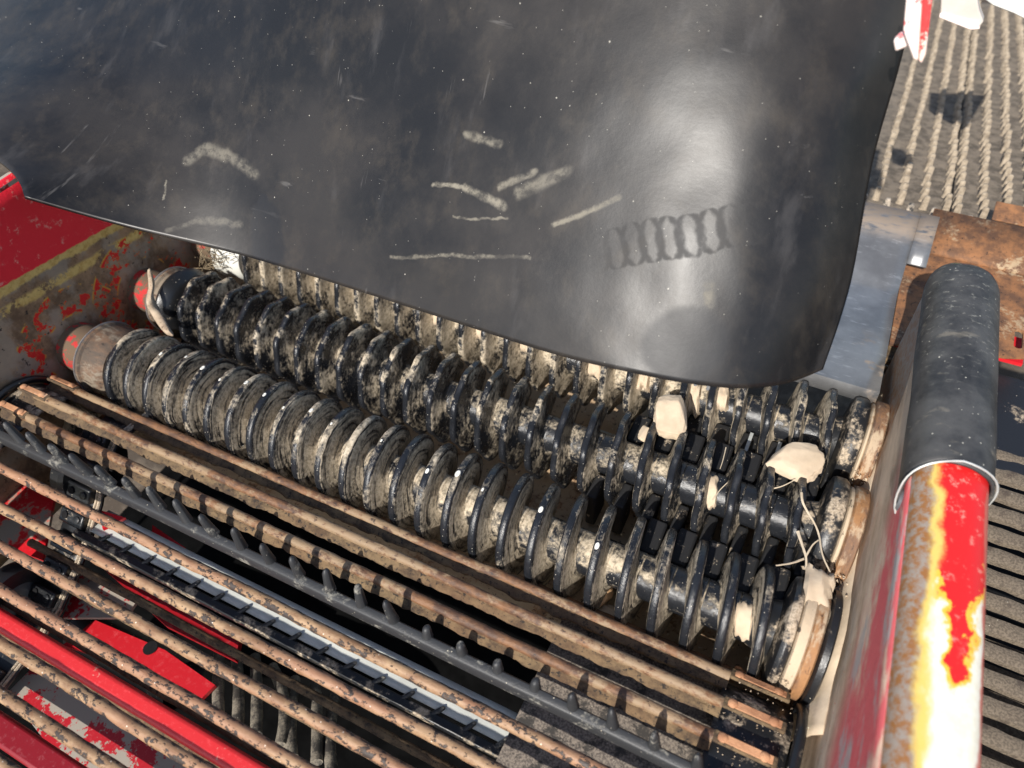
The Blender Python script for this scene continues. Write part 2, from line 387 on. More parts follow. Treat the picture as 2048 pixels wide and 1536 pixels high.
# mud pads packed on the sleeves between flights
def mudpad(x, y, ph0, ph1, r0, th, wx=.038, seed=0):
    b = MB(); P = []; n = 26; m_ = 10
    for i in range(n + 1):
        row = []
        for j in range(m_ + 1):
            u = i / n; v = j / m_; ph = ph0 + (ph1 - ph0) * u
            fx = fbm((u * 5 + seed, v * 3, seed), 1, 3)
            a_ = .12 + .16 * noise.noise(Vector((v * 3.5 + seed * 3, 1, seed))); b2 = .12 + .18 * noise.noise(Vector((v * 4 + seed * 5, 7, seed)))
            e = min(u - max(a_, 0), 1 - max(b2, 0) - u) * 7; g_ = .5 * (noise.noise(Vector((u * 5, 3, seed))) + .5 * noise.noise(Vector((u * 14, 3, seed))))
            e2 = (min(v, 1 - v - .35 * max(0, g_ + .15)) * 9 + .5); e = max(e, -.5); e2 = max(e2, -.5)
            r = r0 - .004 + th * min(1, e) * min(1, e2) * (1 + .35 * fx)
            xx = x + (v - .5) * wx * (1 + .05 * fx) + PIT * (ph - R_(38)) / (2 * math.pi)
            row.append((xx, y + math.cos(ph) * r, math.sin(ph) * r))
        P.append(row)
    b.grid(P); return b
for (rt, y, X0, n, a0, a1, th, wx) in [(r2, Y2, X2, 12.27, 50, 190, .012, .028), (r3, Y3, X3, 10.3, 62, 215, .020, .030), (r3, Y3, X3, 11.35, 40, 170, .022, .03), (r3, Y3, X3, 8.4, 40, 190, .018, .03), (r3, Y3, X3, 6.45, 60, 190, .015, .034),
                                 (r1, 0, X1, 15.5, 60, 200, .008, .03), (r3, Y3, X3, 3.5, 60, 190, .012, .03), (r3, Y3, X3, 1.5, 60, 190, .012, .03), (r3, Y3, X3, -.5, 60, 190, .012, .03)]:
    mudpad(X0 + n * PIT, y, R_(a0), R_(a1), RS, th, wx, n).build('mud_cake', MUD, rt)

def clump(loc, s, label, seed, rot=(0, 0, 0)):
    import bmesh
    me = bpy.data.meshes.new('clay_clump'); bm = bmesh.new(); bmesh.ops.create_icosphere(bm, subdivisions=5, radius=1)
    rg_ = random.Random(seed); cuts = [(Vector((rg_.gauss(0, 1), rg_.gauss(0, 1), rg_.gauss(0, 1))).normalized(), rg_.uniform(.62, .9)) for _ in range(11)] + [(Vector((.1, -.2, 1)).normalized(), .62)]
    for v in bm.verts:
        d = v.co.normalized(); f = 1 + .20 * fbm(d * 1.3 + Vector((seed, 0, 0)), 1, 3) + .05 * fbm(d * 5 + Vector((seed, 3, 0)), 1, 4)
        # flaked facets
        q = d * f
        for pn, ph_ in cuts:
            o_ = q.dot(pn) - ph_
            if o_ > 0: q = q - pn * o_ * .75
        v.co = Vector((q.x * s[0], q.y * s[1], q.z * s[2]))
    bm.to_mesh(me); bm.free(); me.materials.append(MUD)
    for p in me.polygons: p.use_smooth = True
    o = bpy.data.objects.new('clay_clump', me); COL.objects.link(o); o.location = loc; o.rotation_euler = rot
    return tag(o, label, 'clay clump')
clump(at(1343, 835, 'z', .085), (.037, .056, .022), 'upright lump of dry clay wedged on the rearmost roller just below the flap', 3, (.35, 0, .2))
clump(at(1592, 922, 'z', .085), (.060, .044, .022), 'wide oval lump of dry clay between the two rear rollers near their right ends', 11, (.2, 0, .5))
o = clump(at(1292, 868, 'z', .055), (.016, .022, .014), 'small clay crumb stuck beside the tall clay lump', 21)

# ------------------------------------------------------------------ scraper combs below and between the rollers
def comb(yc, xc, n0, n1, zt, ylen, label, w_=.036, bar=-.165):
    e = thing('scraper_comb', label, 'scraper comb', (0, yc, bar), 'scraper combs between the rollers')
    MB().box((-.25, yc, bar), (1.6, .04, .04)).build('mounting_bar', RUSTMUD, e, bevel=.003)
    b = MB().box((0, 0, 0), (w_, ylen, .11)); p0 = None
    for n in range(n0, n1):
        loc = (xc + (n + .5) * PIT, yc, zt - .055 + random.uniform(-.003, .003))
        if p0 is None: p0 = b.build('scraper_block', BLOCK, bevel=.005); p0.location = loc; attach(p0, e)
        else: inst(p0, 'scraper_block', e, loc, (0, 0, random.uniform(-.02, .02)))
    return e
comb(.085, X1 - .006, 12, 17, .006, .080, 'row of black rubber scraper blocks tucked behind the front roller')
comb(.160, X2 + .020, 8, 16, -.012, .062, 'row of black rubber scraper blocks just before the middle roller', .022)
comb(.317, X2 - .006, 9, 16, .010, .078, 'row of black rubber scraper blocks tucked behind the middle roller')
comb(.392, X3 + .024, 9, 16, -.012, .062, 'row of black rubber scraper blocks just before the rearmost roller')
# galvanised strips standing between blocks of the rear comb
e = thing('spacer_rail', 'galvanised spacer tabs beside the rear scraper blocks', 'rail', (.4, .35, -.12))
MB().box((.3, .375, -.14), (.6, .012, .03)).build('rail', GALV, e)
for n in (12, 13, 14, 15):
    MB().box((X2 + (n + .5) * PIT + .036, .365, -.06), (.007, .09, .13)).build('spacer_tab', GALV, e)
# muddy tray under the rollers
tr = MB(); P = []
for i in range(41):
    P.append([(-1.15 + i * 1.74 / 40, -.10 + j * .72 / 20, -.135 + .012 * fbm((i * .3, j * .3, 2), 1, 4)) for j in range(21)])
tr.grid(P); tag(tr.build('roller_tray', m_rust('tray_rust', a=(.40, .20, .09), b=(.22, .12, .06), mud=(.50, .36, .22), amt=.8), solid=.004), 'rust brown tray scattered with soil beneath the rollers', 'tray')
# clay behind the web
o = clump(at(1204, 1188, 'z', -.05), (.022, .03, .02), 'orange tinted clay lump between the front roller and the web', 5)
t = NT('orange_clay'); OC = t.fin(t.mix(t.noise(30), (.72, .42, .20), (.85, .55, .30)), .9, t.noise(60), .3, .002); o.data.materials[0] = OC
clump((.22, -.08, -.07), (.04, .03, .02), 'pale clay wedged under the front roller discs beside the orange lump', 31)

# ------------------------------------------------------------------ rod web
web = thing('rod_web', 'rusty rod conveyor web running below the front roller', 'conveyor web', (-.3, -.4, .05))
C0 = Vector((0, -.21, -.06)); RD = .125
WX0, WX1 = -1.20, .552
ys = [-.238, None, -.359, -.428, -.490, -.554, -.625, -.686, -.762, -.83]
def rod(y, z, r=.0112, seed=0, x0=WX0 + .06, x1=.452):
    pts = [(x0 + (x1 - x0) * i / 90, y + .0022 * noise.noise(Vector((i * .08, seed * 3., 0))), z + .0012 * noise.noise(Vector((i * .13, seed * 3., 9)))) for i in range(91)]
    b = MB().tube(pts, r, 12, True, .17, seed); return b
def rodset(y, z, r, seed, ang=0., caked=False):
    o = rod(y, z, r, seed).build('rod', RODS if caked else ROD, web)
    # flattened riveted ends on the belts
    for sx, a, c in ((1, .452, .55), (-1, -1.19, -1.10)):
        q = Euler((ang, 0, 0)).to_matrix()
        f = MB().box(Vector(((a + c) / 2, y, z)) + q @ Vector((0, 0, .0065)), (abs(c - a), .019, .007), q); fo = f.build('rod_end', CAKE, web, bevel=.002)
        pl = MB().box(Vector(((a + c) / 2, y, z)) + q @ Vector((0, .001, .0108)), (abs(c - a) * .86, .013, .002), q); pl.build('wear_pad', RIVET, fo, bevel=.0008)
        for k in (.14, .80):
            c0 = Vector((a + (c - a) * k, y, z)) + q @ Vector((0, 0, .0115))
            rv = MB(); rv.lathe([(0, .0078), (.0018, .0076), (.0036, .0052), (.0044, .002), (.0046, .0001)], n=16, ax='z')
            rv.v = [tuple(c0 + q @ Vector(v)) for v in rv.v]; rv.build('rivet', RIVET, fo)
    if caked:
        # mud caked flat bar against the rod's front side
        P = []; n = 260
        for i in range(n + 1):
            x = WX0 + .02 + (.452 - WX0 - .02) * i / n; row = []
            for (dy, dz) in ((-.003, .0025), (-.010, -.002), (-.015, -.0045), (-.0195, -.008), (-.0215, -.0115), (-.019, -.016), (-.003, -.014)):
                nn = (noise.noise(Vector((x * 25, dy * 90, seed * 3.))) + .6 * noise.noise(Vector((x * 70, dy * 200, seed * 3. + 9)))) * .0045
                v = Euler((ang, 0, 0)).to_matrix() @ Vector((0, dy + nn * .6, dz + nn)); row.append((x, y + v.y, z + v.z))
            row.append(row[0]); P.append(row)
        MB().grid(P).build('mud_caked_bar', CAKE, web)
rp = []
for k, th in enumerate((.225, .79, 1.36)):      # around the head drum
    y = C0.y + RD * math.sin(th); z = C0.z + RD * math.cos(th); rodset(y, z - .012, .0098, k + 1, -th * .6 if k < 2 else -1.1, True)
rodset(-.238, .052, .0098, 9, 0, True)
for k, y in enumerate(ys):
    if y is None or k == 0: continue
    rodset(y, .05, .0106, 20 + k)
# toothed rubber bar on the carrying side
def nub_mesh():
    b = MB(); P = []
    hs = [(0, 1.25, 1.15), (.012, 1.05, 1.0), (.026, .92, .88), (.036, .75, .8), (.041, .42, .5), (.0425, .05, .05)]
    for (h, sx, sy) in hs:
        P.append([(math.cos(a) * .0085 * sx, math.sin(a) * .0095 * sy + h * .10, h) for a in [2 * math.pi * k / 14 for k in range(15)]])
    b.grid(P); return b
yb = -.300
tb = MB(); P = []
for i in range(81):
    x = WX0 + .01 + (WX1 - WX0 - .01) * i / 80; w_ = .0015 * noise.noise(Vector((x * 6, 1, 1)))
    P.append([(x, yb + dy + w_, .062 + dz) for dy, dz in ((.009, -.022), (.009, .000), (.006, .004), (-.006, .004), (-.0095, 0), (-.0105, -.026), (.009, -.026), (.009, -.022))])
tb.grid(P); tbar = tb.build('toothed_bar', GREYRUB, web, angle=50)
nb = nub_mesh(); n0_ = None
for k in range(25):
    x = -1.185 + .0678 * k
    if x > .545: break
    bend = (-.35 if x < -.45 else -.1) ; short = .45 if -.06 < x < .2 else (.8 if x > .2 else 1.)
    loc = (x, yb + .006, .062); rot = (random.uniform(-.12, .08), bend * .9 + random.uniform(-.06, .06), random.uniform(-.4, .4)); sc = (1, 1, short * random.uniform(1.25, 1.45))
    if n0_ is None:
        n0_ = nb.build('nub', GREYRUB); n0_.location = loc; n0_.rotation_euler = rot; n0_.scale = sc; attach(n0_, tbar)
    else: inst(n0_, 'nub', tbar, loc, rot, sc)
# second bar and return rods below the carrying side
zb = -.12; yb2 = -.361
tb = MB(); tb.box(((-.93 + .53) / 2, yb2 - .006, zb - .004), (1.46, .018, .020)); tb2 = tb.build('toothed_bar', BLACK, web, bevel=.003)
for k in range(22):
    x = -.86 + .0655 * k
    if x > .5: break
    inst(n0_, 'nub', tb2, (x, yb2 + .0, zb), (-1.15, .0, random.uniform(-.75, -.55)), (.6, .6, .62))
for yy in (-.42, -.462, -.545, -.60):
    b = rod(yy, zb - .05, .009, yy * 50, -1.05, .52); b.build('rod', CAKE, web)
# carrying belts with raised edge
def beltstrip(xa, xb, name, mat, rad, th=.008, ztop=.035, lab=None):
    P = []; path = []
    for k in range(0, 19):
        a = math.pi * 1.0 - (math.pi * 1.0 ) * (k / 18)      # from underneath round the drum to the top
        path.append((C0.y + rad * math.sin(a), C0.z + rad * math.cos(a)))
    zt = path[-1][1]
    for k in range(1, 16): path.append((C0.y - k * .042, zt))
    for (y, z) in path: P.append([(xa + (xb - xa) * j / 4, y, z) for j in range(5)])
    b = MB().grid(P); return b.build(name, mat, web, solid=th)
bz = .096
beltstrip(.446, .563, 'carrying_belt', BLACK, bz); beltstrip(-1.215, -1.105, 'carrying_belt', BLACK, bz)
for xx in (.574, -1.222):
    path = []
    for k in range(0, 25):
        a = math.pi * (1 - k / 24); path.append((xx, C0.y + (bz + .014) * math.sin(a), C0.z + (bz + .014) * math.cos(a)))
    for k in range(1, 16): path.append((xx, C0.y - k * .042, C0.z + bz + .014))
    MB().tube(path, .009, 12).build('belt_edge', BLACK2, web)
# head drum with dark shell and side wheels
drum = thing('support_wheel', 'round black support wheel with pale hub under the left end of the web', 'wheel', (-.99, -.24, -.08))
MB().lathe([(-.02, .03), (-.02, .085), (-.012, .092), (.012, .092), (.02, .085), (.022, .062), (.014, .058), (.014, .03)], (-1.0, -.235, -.085), 48).build('tyre', BLACK2, drum)
MB().lathe([(.0, .0), (.016, .0), (.02, .02), (.016, .044), (0, .05)], (-.995, -.235, -.085), 32).build('hub', m_plain('pale_hub', (.42, .42, .38), .5, .2), drum)
MB().tube([(-1.1, -.235, -.085), (-.9, -.235, -.085)], .012).build('axle', DARK, drum)
# inner drive belt that runs down under the web, blocks with bolts
db = thing('drive_belt', 'black block belt with bolts curving down under the left end of the web', 'belt', (-.93, -.3, -.05))
path = [(-.10, .0), (-.19, .015), (-.245, -.02), (-.30, -.085), (-.36, -.135), (-.43, -.185), (-.50, -.225), (-.58, -.25), (-.68, -.262), (-.80, -.27)]
P = [[(-.985 + .09 * j / 3, y, z) for j in range(4)] for (y, z) in path]
MB().grid(P).build('belt_strip', BLACK, db, solid=.008)
for sx in (-.899,):
    lace = MB()
    lace.tube([(sx, y, z + .008) for (y, z) in path], .0035, 6, True, .5); lace.tube([(sx - .008, y, z + .009) for (y, z) in path], .003, 6, True, .5)
    lace.build('frayed_edge', m_dusty('frayed_edge', (.03, .03, .03), .9, 60, .8), db)
import itertools
def pathat(s):
    d = 0
    for (a, b_) in zip(path, path[1:]):
        L = math.hypot(b_[0] - a[0], b_[1] - a[1])
        if d + L >= s: f = (s - d) / L; return a[0] + (b_[0] - a[0]) * f, a[1] + (b_[1] - a[1]) * f, math.atan2(-(b_[1] - a[1]), -(b_[0] - a[0]))
        d += L
    return path[-1][0], path[-1][1], 0
bl0 = None
for k in range(11):
    y, z, an = pathat(.10 + k * .062); rot = Euler((an, 0, 0)); off = rot.to_matrix() @ Vector((0, 0, .014))
    loc = Vector((-.945, y, z)) + off
    if bl0 is None:
        bl0 = MB().box((0, 0, 0), (.07, .036, .02)).build('belt_block', BLACK2, bevel=.004); bl0.location = loc; bl0.rotation_euler = rot; attach(bl0, db); o = bl0
    else: o = inst(bl0, 'belt_block', db, loc, rot)
    for s_ in (-.018, .018):
        c = loc + rot.to_matrix() @ Vector((s_, 0, .010)); q = MB().lathe([(0, .009), (.003, .0085), (.004, .005), (.004, .0001)], n=14, ax='z')
        R3 = rot.to_matrix(); q.v = [tuple(c + R3 @ Vector(v)) for v in q.v]; q.build('bolt', DARK if s_ < 0 else BLACK2, o)

# ------------------------------------------------------------------ what shows through the web
b = MB(); P = []
for i in range(31):
    x = -.90 + 1.40 * i / 30; P.append([(x, -.352 + .058 * j / 6, -.118 + .002 * math.sin(x * 4)) for j in range(7)])
tag(MB().grid(P).build('light_grey_sheet', m_plain('dusty_galvanised', (.58, .59, .54), .65, .1, .10, 14), solid=.003), 'pale grey galvanised sheet seen between the rods behind the lower toothed bar', 'metal sheet')
b = MB(); b.box((-.52, -.582, -.15), (1.35, .040, .03)); tag(b.build('red_beam', m_paint('red_beam_paint', (.66, .03, .035), wear=(.6, .25, .2), amt=.28, scale=16), bevel=.012, seg=4), 'long rounded red beam running between the lowest rods', 'beam')
fr = thing('machine_chassis', 'red painted frame plates glimpsed beneath the left half of the web', 'chassis', (-.8, -.5, -.4))
MB().prism([at(0, 940, 'z', -.20), at(110, 985, 'z', -.20), at(85, 1120, 'z', -.20), at(0, 1090, 'z', -.20)], (0, 0, -.01)).build('side_plate', RED, fr)
MB().prism([at(200, 1020, 'z', -.10), at(250, 1035, 'z', -.10), at(205, 1058, 'z', -.10)], (0, 0, -.008)).build('red_tab', REDC, fr)
MB().prism([at(305, 1050, 'z', -.20), at(370, 1095, 'z', -.20), at(335, 1085, 'z', -.20), at(303, 1068, 'z', -.2)], (0, 0, -.008)).build('red_tab', REDC, fr)
MB().prism([at(165, 1140, 'z', -.26), at(275, 1200, 'z', -.26), at(250, 1235, 'z', -.26), at(125, 1235, 'z', -.26)], (0, 0, -.01)).build('red_bracket', REDD, fr)
MB().prism([at(200, 1130, 'z', -.24), at(290, 1165, 'z', -.24), at(480, 1275, 'z', -.24), at(470, 1320, 'z', -.24), at(330, 1250, 'z', -.24)], (0, 0, -.02)).build('cross_rail', m_paint('dark_red_paint', (.33, .006, .012), amt=.1), fr)
b = MB(); o = b.prism([at(125, 1290, 'z', -.33), at(190, 1240, 'z', -.33), at(330, 1300, 'z', -.33), at(430, 1370, 'z', -.33), at(400, 1400, 'z', -.33), at(250, 1330, 'z', -.33)], (0, 0, -.012)).build('gusset_plate', m_paint('gusset_red', (.50, .012, .02), amt=.2), fr)  # red a little darker than the plain red paint
MB().lathe([(0, .0001), (0, .016)], at(300, 1296, 'z', -.327), 20, 'z').build('oval_hole', DARK, fr)
MB().prism([at(15, 1385, 'z', -.30), at(70, 1330, 'z', -.30), at(250, 1425, 'z', -.30), at(450, 1560, 'z', -.30), at(150, 1560, 'z', -.3)], (0, 0, -.012)).build('foot_plate', REDD, fr)
MB().box((-.70, -.735, -.20), (.9, .05, .03)).build('cross_rail', m_paint('dark_red_paint_b', (.22, .006, .012), amt=.1), fr, bevel=.008)
# black rubber wheel beneath the rods
wh = thing('rubber_wheel', 'black rubber wheel at the left edge beneath the rods', 'roller', at(30, 1190, 'z', -.2))
MB().lathe([(-.02, .05), (-.02, .085), (.0, .092), (.02, .085), (.02, .05)], at(30, 1200, 'z', -.20), 40).build('tyre', BLACK2, wh)
MB().lathe([(0, .0001), (.01, .03), (0, .05)], at(30, 1200, 'z', -.20), 30).build('hub', m_plain('grey_hub', (.2, .2, .19), .6), wh)
tag(MB().lathe([(-.1, .06), (.22, .06)], at(230, 1290, 'z', -.42), 30).build('black_pipe', BLACK2), 'smooth black pipe below the red plates', 'pipe')
# hoses
for k, (px, py, dx) in enumerate([(470, 1370, 12), (510, 1385, 6), (545, 1405, 40), (590, 1430, -14), (630, 1440, 8), (672, 1460, -20), (440, 1350, -6)]):
    p0 = at(px, py - 70, 'z', -.45); p1 = at(px + dx, py, 'z', -.36); p2 = at(px + dx * .4, py + 85, 'z', -.34); pts = []
    for i in range(15):
        u = i / 14; pts.append(p0 * (1 - u) ** 2 + p1 * 2 * u * (1 - u) + p2 * u * u)
    cols = ['third', 'fourth', 'curved', 'fifth', 'sixth', 'rightmost', 'leftmost']
    lab = {0: 'second dusty hydraulic hose from the left in the bundle under the web', 1: 'third dusty hydraulic hose from the left in the bundle under the web', 2: 'strongly bent hydraulic hose in the middle of the bundle under the web', 3: 'fifth dusty hydraulic hose from the left in the bundle under the web', 4: 'dusty hydraulic hose left of the rightmost one under the web', 5: 'rightmost dusty hydraulic hose in the bundle under the web', 6: 'leftmost dusty hydraulic hose in the bundle under the web'}[k]
    tag(MB().tube(pts, .013, 12).build('hydraulic_hose', m_hose if k else (m_hose := m_dusty('hose_rubber', (.05, .045, .04), .6, 25, .6, dust=(.30, .26, .20), dust2=(.16, .14, .11), spk=.95))), lab, 'hose', 'hydraulic hoses under the web')
# added near-black plate that stands in for the shade under the web
tag(MB().box((-.15, -.45, -.62), (2.3, 1.3, .02)).build('shade_plate', m_plain('added_shade_black', (.005, .005, .005), 1., 0, .3, spec=.02)), 'added black plate standing in for the shade deep under the web', 'plate')
tag(MB().box((.34, -.30, -.075), (.40, .40, .006)).build('dusty_mat', m_dusty('dusty_mat', (.05, .045, .04), .7, 30, .95, dust=(.30, .25, .2), dust2=(.12, .10, .085), spk=.95), bevel=.002), 'dusty dark rubber mat seen through the right end of the rods', 'mat')

# ------------------------------------------------------------------ left side panel
t = NT('left_panel_paint'); X, Y, Z = t.xyz(t.pos)[0:3]
n1 = t.noise(7, 8, .62, mul=(1, 1.4, 1)); n2 = t.noise(60, 6, .7); n3 = t.noise(18, 7, .7, off=(4, 2, 1))
dist = t.math('ADD', t.math('ADD', Z, t.math('MULTIPLY', Y, .136)), -.239)                 # height above the worn paint line
dn = t.math('ADD', dist, t.math('MULTIPLY', t.math('SUBTRACT', n3, .5), .035))
base = t.mix(t.st(n3, .35, .65), (.15, .09, .05), (.36, .225, .125)); base = t.mix(t.math('MULTIPLY', t.st(n1, .48, .60), .6), base, (.38, .32, .25))
base = t.mix(t.st(n2, .40, .32), base, (.03, .022, .018))
yel = t.mix(t.st(n2, .3, .6), (.50, .30, .08), (.70, .50, .17))
c = t.mix(t.math('MULTIPLY', t.st(t.math('ABSOLUTE', t.math('ADD', dn, .052)), .016, .007), t.st(n3, .44, .52)), base, yel)
rings = None
for yy in (0., Y2):
    dd = t.math('SQRT', t.math('ADD', t.math('POWER', t.math('SUBTRACT', Y, yy), 2.), t.math('POWER', Z, 2.)))
    rg = t.math('MULTIPLY', t.st(t.math('ABSOLUTE', t.math('SUBTRACT', dd, .125)), .042, .03), t.st(t.noise(26, 7, .7, off=(yy * 9, 7, 3)), .535, .555))
    c = t.mix(t.st(t.math('MULTIPLY', rg, 1.), .05, .5), c, (.62, .33, .05)); c = t.mix(t.st(rg, .5, .95), c, (.66, .02, .015))
red = t.mix(t.st(t.noise(40, 6, .7), .56, .68), (.85, .02, .04), (.85, .28, .24))
c = t.mix(t.st(dn, -.020, -.012), c, yel); c = t.mix(t.st(t.math('ADD', dist, t.math('MULTIPLY', t.math('SUBTRACT', n2, .5), .012)), .002, .006), c, red)
LP = t.fin(c, t.math('SUBTRACT', .85, t.math('MULTIPLY', t.st(dist, 0, .01), .4)), t.math('ADD', n3, n2), .6, .002)
lw = thing('left_side_panel', 'rust brown and red side panel behind the left roller ends', 'panel', (-1.25, .1, 0))
P = []
for i in range(31):
    y = -.55 + 1.6 * i / 30
    P.append([(-1.238 + .002 * noise.noise(Vector((y * 5, j * .4, 0))), y, -.35 + (.775) * j / 24 + (.02 if j == 24 else 0)) for j in range(25)])
MB().grid(P).build('panel_sheet', LP, lw, solid=.006)
MB().box((-1.25, .25, .43), (.03, 1.6, .02)).build('top_rail', m_paint('rail_red', (.35, .02, .025), wear=(.4, .36, .3), amt=.7), lw, bevel=.006)

# ------------------------------------------------------------------ right side panel, beam and rubber sleeve
t = NT('right_panel_paint'); X, Y, Z = t.xyz(t.pos)[0:3]
s1 = t.noise(12, 8, .62, mul=(1, .35, 1.0)); s2 = t.noise(70, 6, .7, mul=(1, .6, 1))
hh = t.math('ADD', Z, t.math('MULTIPLY', Y, -.30))
c = t.mix(t.st(s1, .35, .62), (.36, .25, .165), (.72, .56, .41)); c = t.mix(t.math('MULTIPLY', t.st(s2, .5, .7), .5), c, (.56, .46, .36))
rm = t.math('MULTIPLY', t.st(hh, .12, .22), t.st(s1, .60, .46))
c = t.mix(rm, c, (.68, .12, .13)); c = t.mix(t.math('MULTIPLY', t.st(hh, .10, .2), t.st(t.noise(16, 7, .65, mul=(1, .3, 1.), off=(5, 5, 5)), .5, .62)), c, (.42, .38, .36))
sp = t.specks(140, .85); c = t.mix(sp, c, (.6, .1, .06))
RP = t.fin(c, .7, t.math('ADD', s1, s2), .5, .002)
rw = thing('right_side_panel', 'tall rust and red side panel at the right ends of the rollers', 'panel', (.61, .2, 0))
def beamx(y): return .632 - .051 * (y + .27)      # left edge of the beam
P = []
for i in range(41):
    y = -.75 + 1.40 * i / 40
    zb_ = -.10 + max(0, y - .40) * 1.15; zt_ = .30
    row = []
    for j in range(17):
        f = j / 16; x = .598 + (beamx(y) - .002 - .598) * f
        row.append((x, y, zb_ + (zt_ - zb_) * f))
    P.append(row)
MB().grid(P).build('panel_sheet', RP, rw, solid=.004)
# bottom lip with mud
t = NT('beam_paint'); X, Y, Z = t.xyz(t.pos)[0:3]
bx = t.math('ADD', X, t.math('MULTIPLY', t.math('ADD', Y, .27), .051))     # position across the beam (beam left edge = .632)
n1 = t.noise(14, 8, .6, mul=(1, .6, 1)); n2 = t.noise(70, 6, .7)
nn = t.math('MULTIPLY', t.math('SUBTRACT', n1, .5), .17); nf = t.math('MULTIPLY', t.math('SUBTRACT', n2, .5), .02)
cross = t.math('ADD', t.math('ABSOLUTE', t.math('SUBTRACT', bx, .694)), t.math('ADD', nn, nf))         # distance from the middle
length = t.math('MULTIPLY', t.math('ADD', Y, .03), .30)                                # red stays strongest near the sleeve
k = t.math('SUBTRACT', t.math('ADD', .024, length), cross)      # > 0 : red
pale_tone = t.mix(t.st(n2, .3, .7), (.80, .74, .58), (.9, .86, .74))  # pale tone and yellow fringe paint a blown-out highlight over worn paint
redc = t.mix(t.st(n2, .55, .7), (.72, .02, .02), (.8, .25, .2))
c = t.mix(t.st(k, -.012, -.003), pale_tone, (.85, .52, .06)); c = t.mix(t.st(k, .0, .005), c, redc)
edge = t.st(t.math('ADD', bx, t.math('MULTIPLY', nn, .30)), .660, .650)
rus = t.mix(t.st(n2, .4, .6), (.34, .15, .05), (.36, .30, .25)); c = t.mix(t.st(t.math('ADD', bx, t.math('MULTIPLY', nn, .40)), .672, .660), c, (.80, .58, .15)); c = t.mix(edge, c, rus)
c = t.mix(t.st(t.math('ADD', bx, t.math('MULTIPLY', nn, .25)), .727, .733), c, (.62, .16, .12))
BP = t.fin(c, .38, n2, .3, .001)
def beam_profile(yv, grow=0., a0=200, a1=-20, n=26, cx=None):
    cx_ = beamx(yv) + .052; r = .054 + grow; z0 = .285; row = []
    for k in range(n + 1):
        a = R_(a0 + (a1 - a0) * k / n); ca = math.cos(a); sa = math.sin(a)
        # squarish round
        q = (abs(ca) ** 2.6 + abs(sa) ** 2.6) ** (-1 / 2.6)
        row.append((cx_ + ca * q * r, yv, z0 + sa * q * (r * .92)))
    return row
P = [beam_profile(-.8 + 1.5 * i / 60) for i in range(61)]
P = [[(r[0][0], r[0][1], r[0][2] - .5)] + r + [(r[-1][0], r[-1][1], r[-1][2] - .5)] for r in P]
MB().grid(P).build('beam', BP, rw, solid=.003)
# mud and rust along the foot of the panel
P = []
for i in range(61):
    y = -.16 + .80 * i / 60
    P.append([(.598 + dx, y + .004 * math.sin(i), z + .012 * fbm((y * 9, j, 3), 1, 4) + .018 * max(0, math.sin(y * 17 + 1)) ) for j, (dx, z) in enumerate(((-.03, -.06), (-.02, -.02), (-.013, .0), (-.006, .022), (.006, .045)))])
MB().grid(P).build('packed_mud', MUD, rw, solid=.004)
tag(mudpad(.535, .055, R_(40), R_(150), .085, .02, .05, 4).build('packed_clay', MUD), 'dried clay packed over the right end of the front roller', 'dried clay')
# rubber sleeve clamped over the beam
sl_ = thing('rubber_sleeve', 'black rubber sleeve bent over the far end of the red beam', 'rubber sleeve', (.66, .45, .34))
P = []
y0s, y1s = .195, .742
for i in range(49):
    f = i / 48; y = y0s + (y1s - y0s) * f; e = 1.
    if f > .84: e = math.sqrt(max(0, 1 - ((f - .84) / .16) ** 2)) * .999 + .001
    row = []
    cx_ = beamx(y) + .052; z0 = .285
    for k in range(33):
        a = R_(226 + (-40 - 226) * k / 32); ca = math.cos(a); sa = math.sin(a)
        q = (abs(ca) ** 2.3 + abs(sa) ** 2.3) ** (-1 / 2.3); r = .0615 + .0016 * noise.noise(Vector((y * 9, k * .3, 2)))
        px_ = cx_ + ca * q * r * (1 if ca > 0 else 1.0) * (.35 + .65 * e); pz = z0 + sa * q * r * .98
        skirt = max(0, (k < 6) * (6 - k)) * .0
        zz = pz if e > .99 else z0 - .05 + (pz - z0 + .05) * (.3 + .7 * e)
        yy = y + (0.02 * math.sin(math.pi * k / 32) if i == 0 else 0) * 0
        # front mouth cut slanting: lower sides reach further towards the viewer on the inner side
        if f < .2: yy = y - (1 - f / .2) * (.055 * max(0, -math.cos(math.pi * k / 32) * -1) if k < 16 else 0) * (1 if k < 16 else 0) * ((16 - k) / 16)
        row.append((px_, yy, zz))
    P.append(row)
t = NT('scuffed_sleeve_rubber'); n1 = t.noise(9, 8, .65); n2 = t.noise(55, 7, .72, mul=(1, 2.2, 1)); n3 = t.noise(24, 6, .6, mul=(.6, 1.6, 1), off=(3, 3, 3))
YY = t.xyz(t.pos)[1]
c = t.mix(t.st(n1, .35, .65), (.022, .022, .023), (.085, .083, .080))
sc = t.math('MULTIPLY', t.st(n2, .56, .68), t.st(YY, .25, .62))
c = t.mix(t.math('MULTIPLY', sc, .8), c, (.30, .29, .25)); c = t.mix(t.math('MULTIPLY', t.st(n3, .60, .72), .5), c, (.25, .22, .17))
c = t.mix(t.specks(120, .9), c, (.5, .48, .4))
MB().grid(P).build('sleeve_skin', t.fin(c, .5, n2, .5, .0015), sl_, solid=.005)
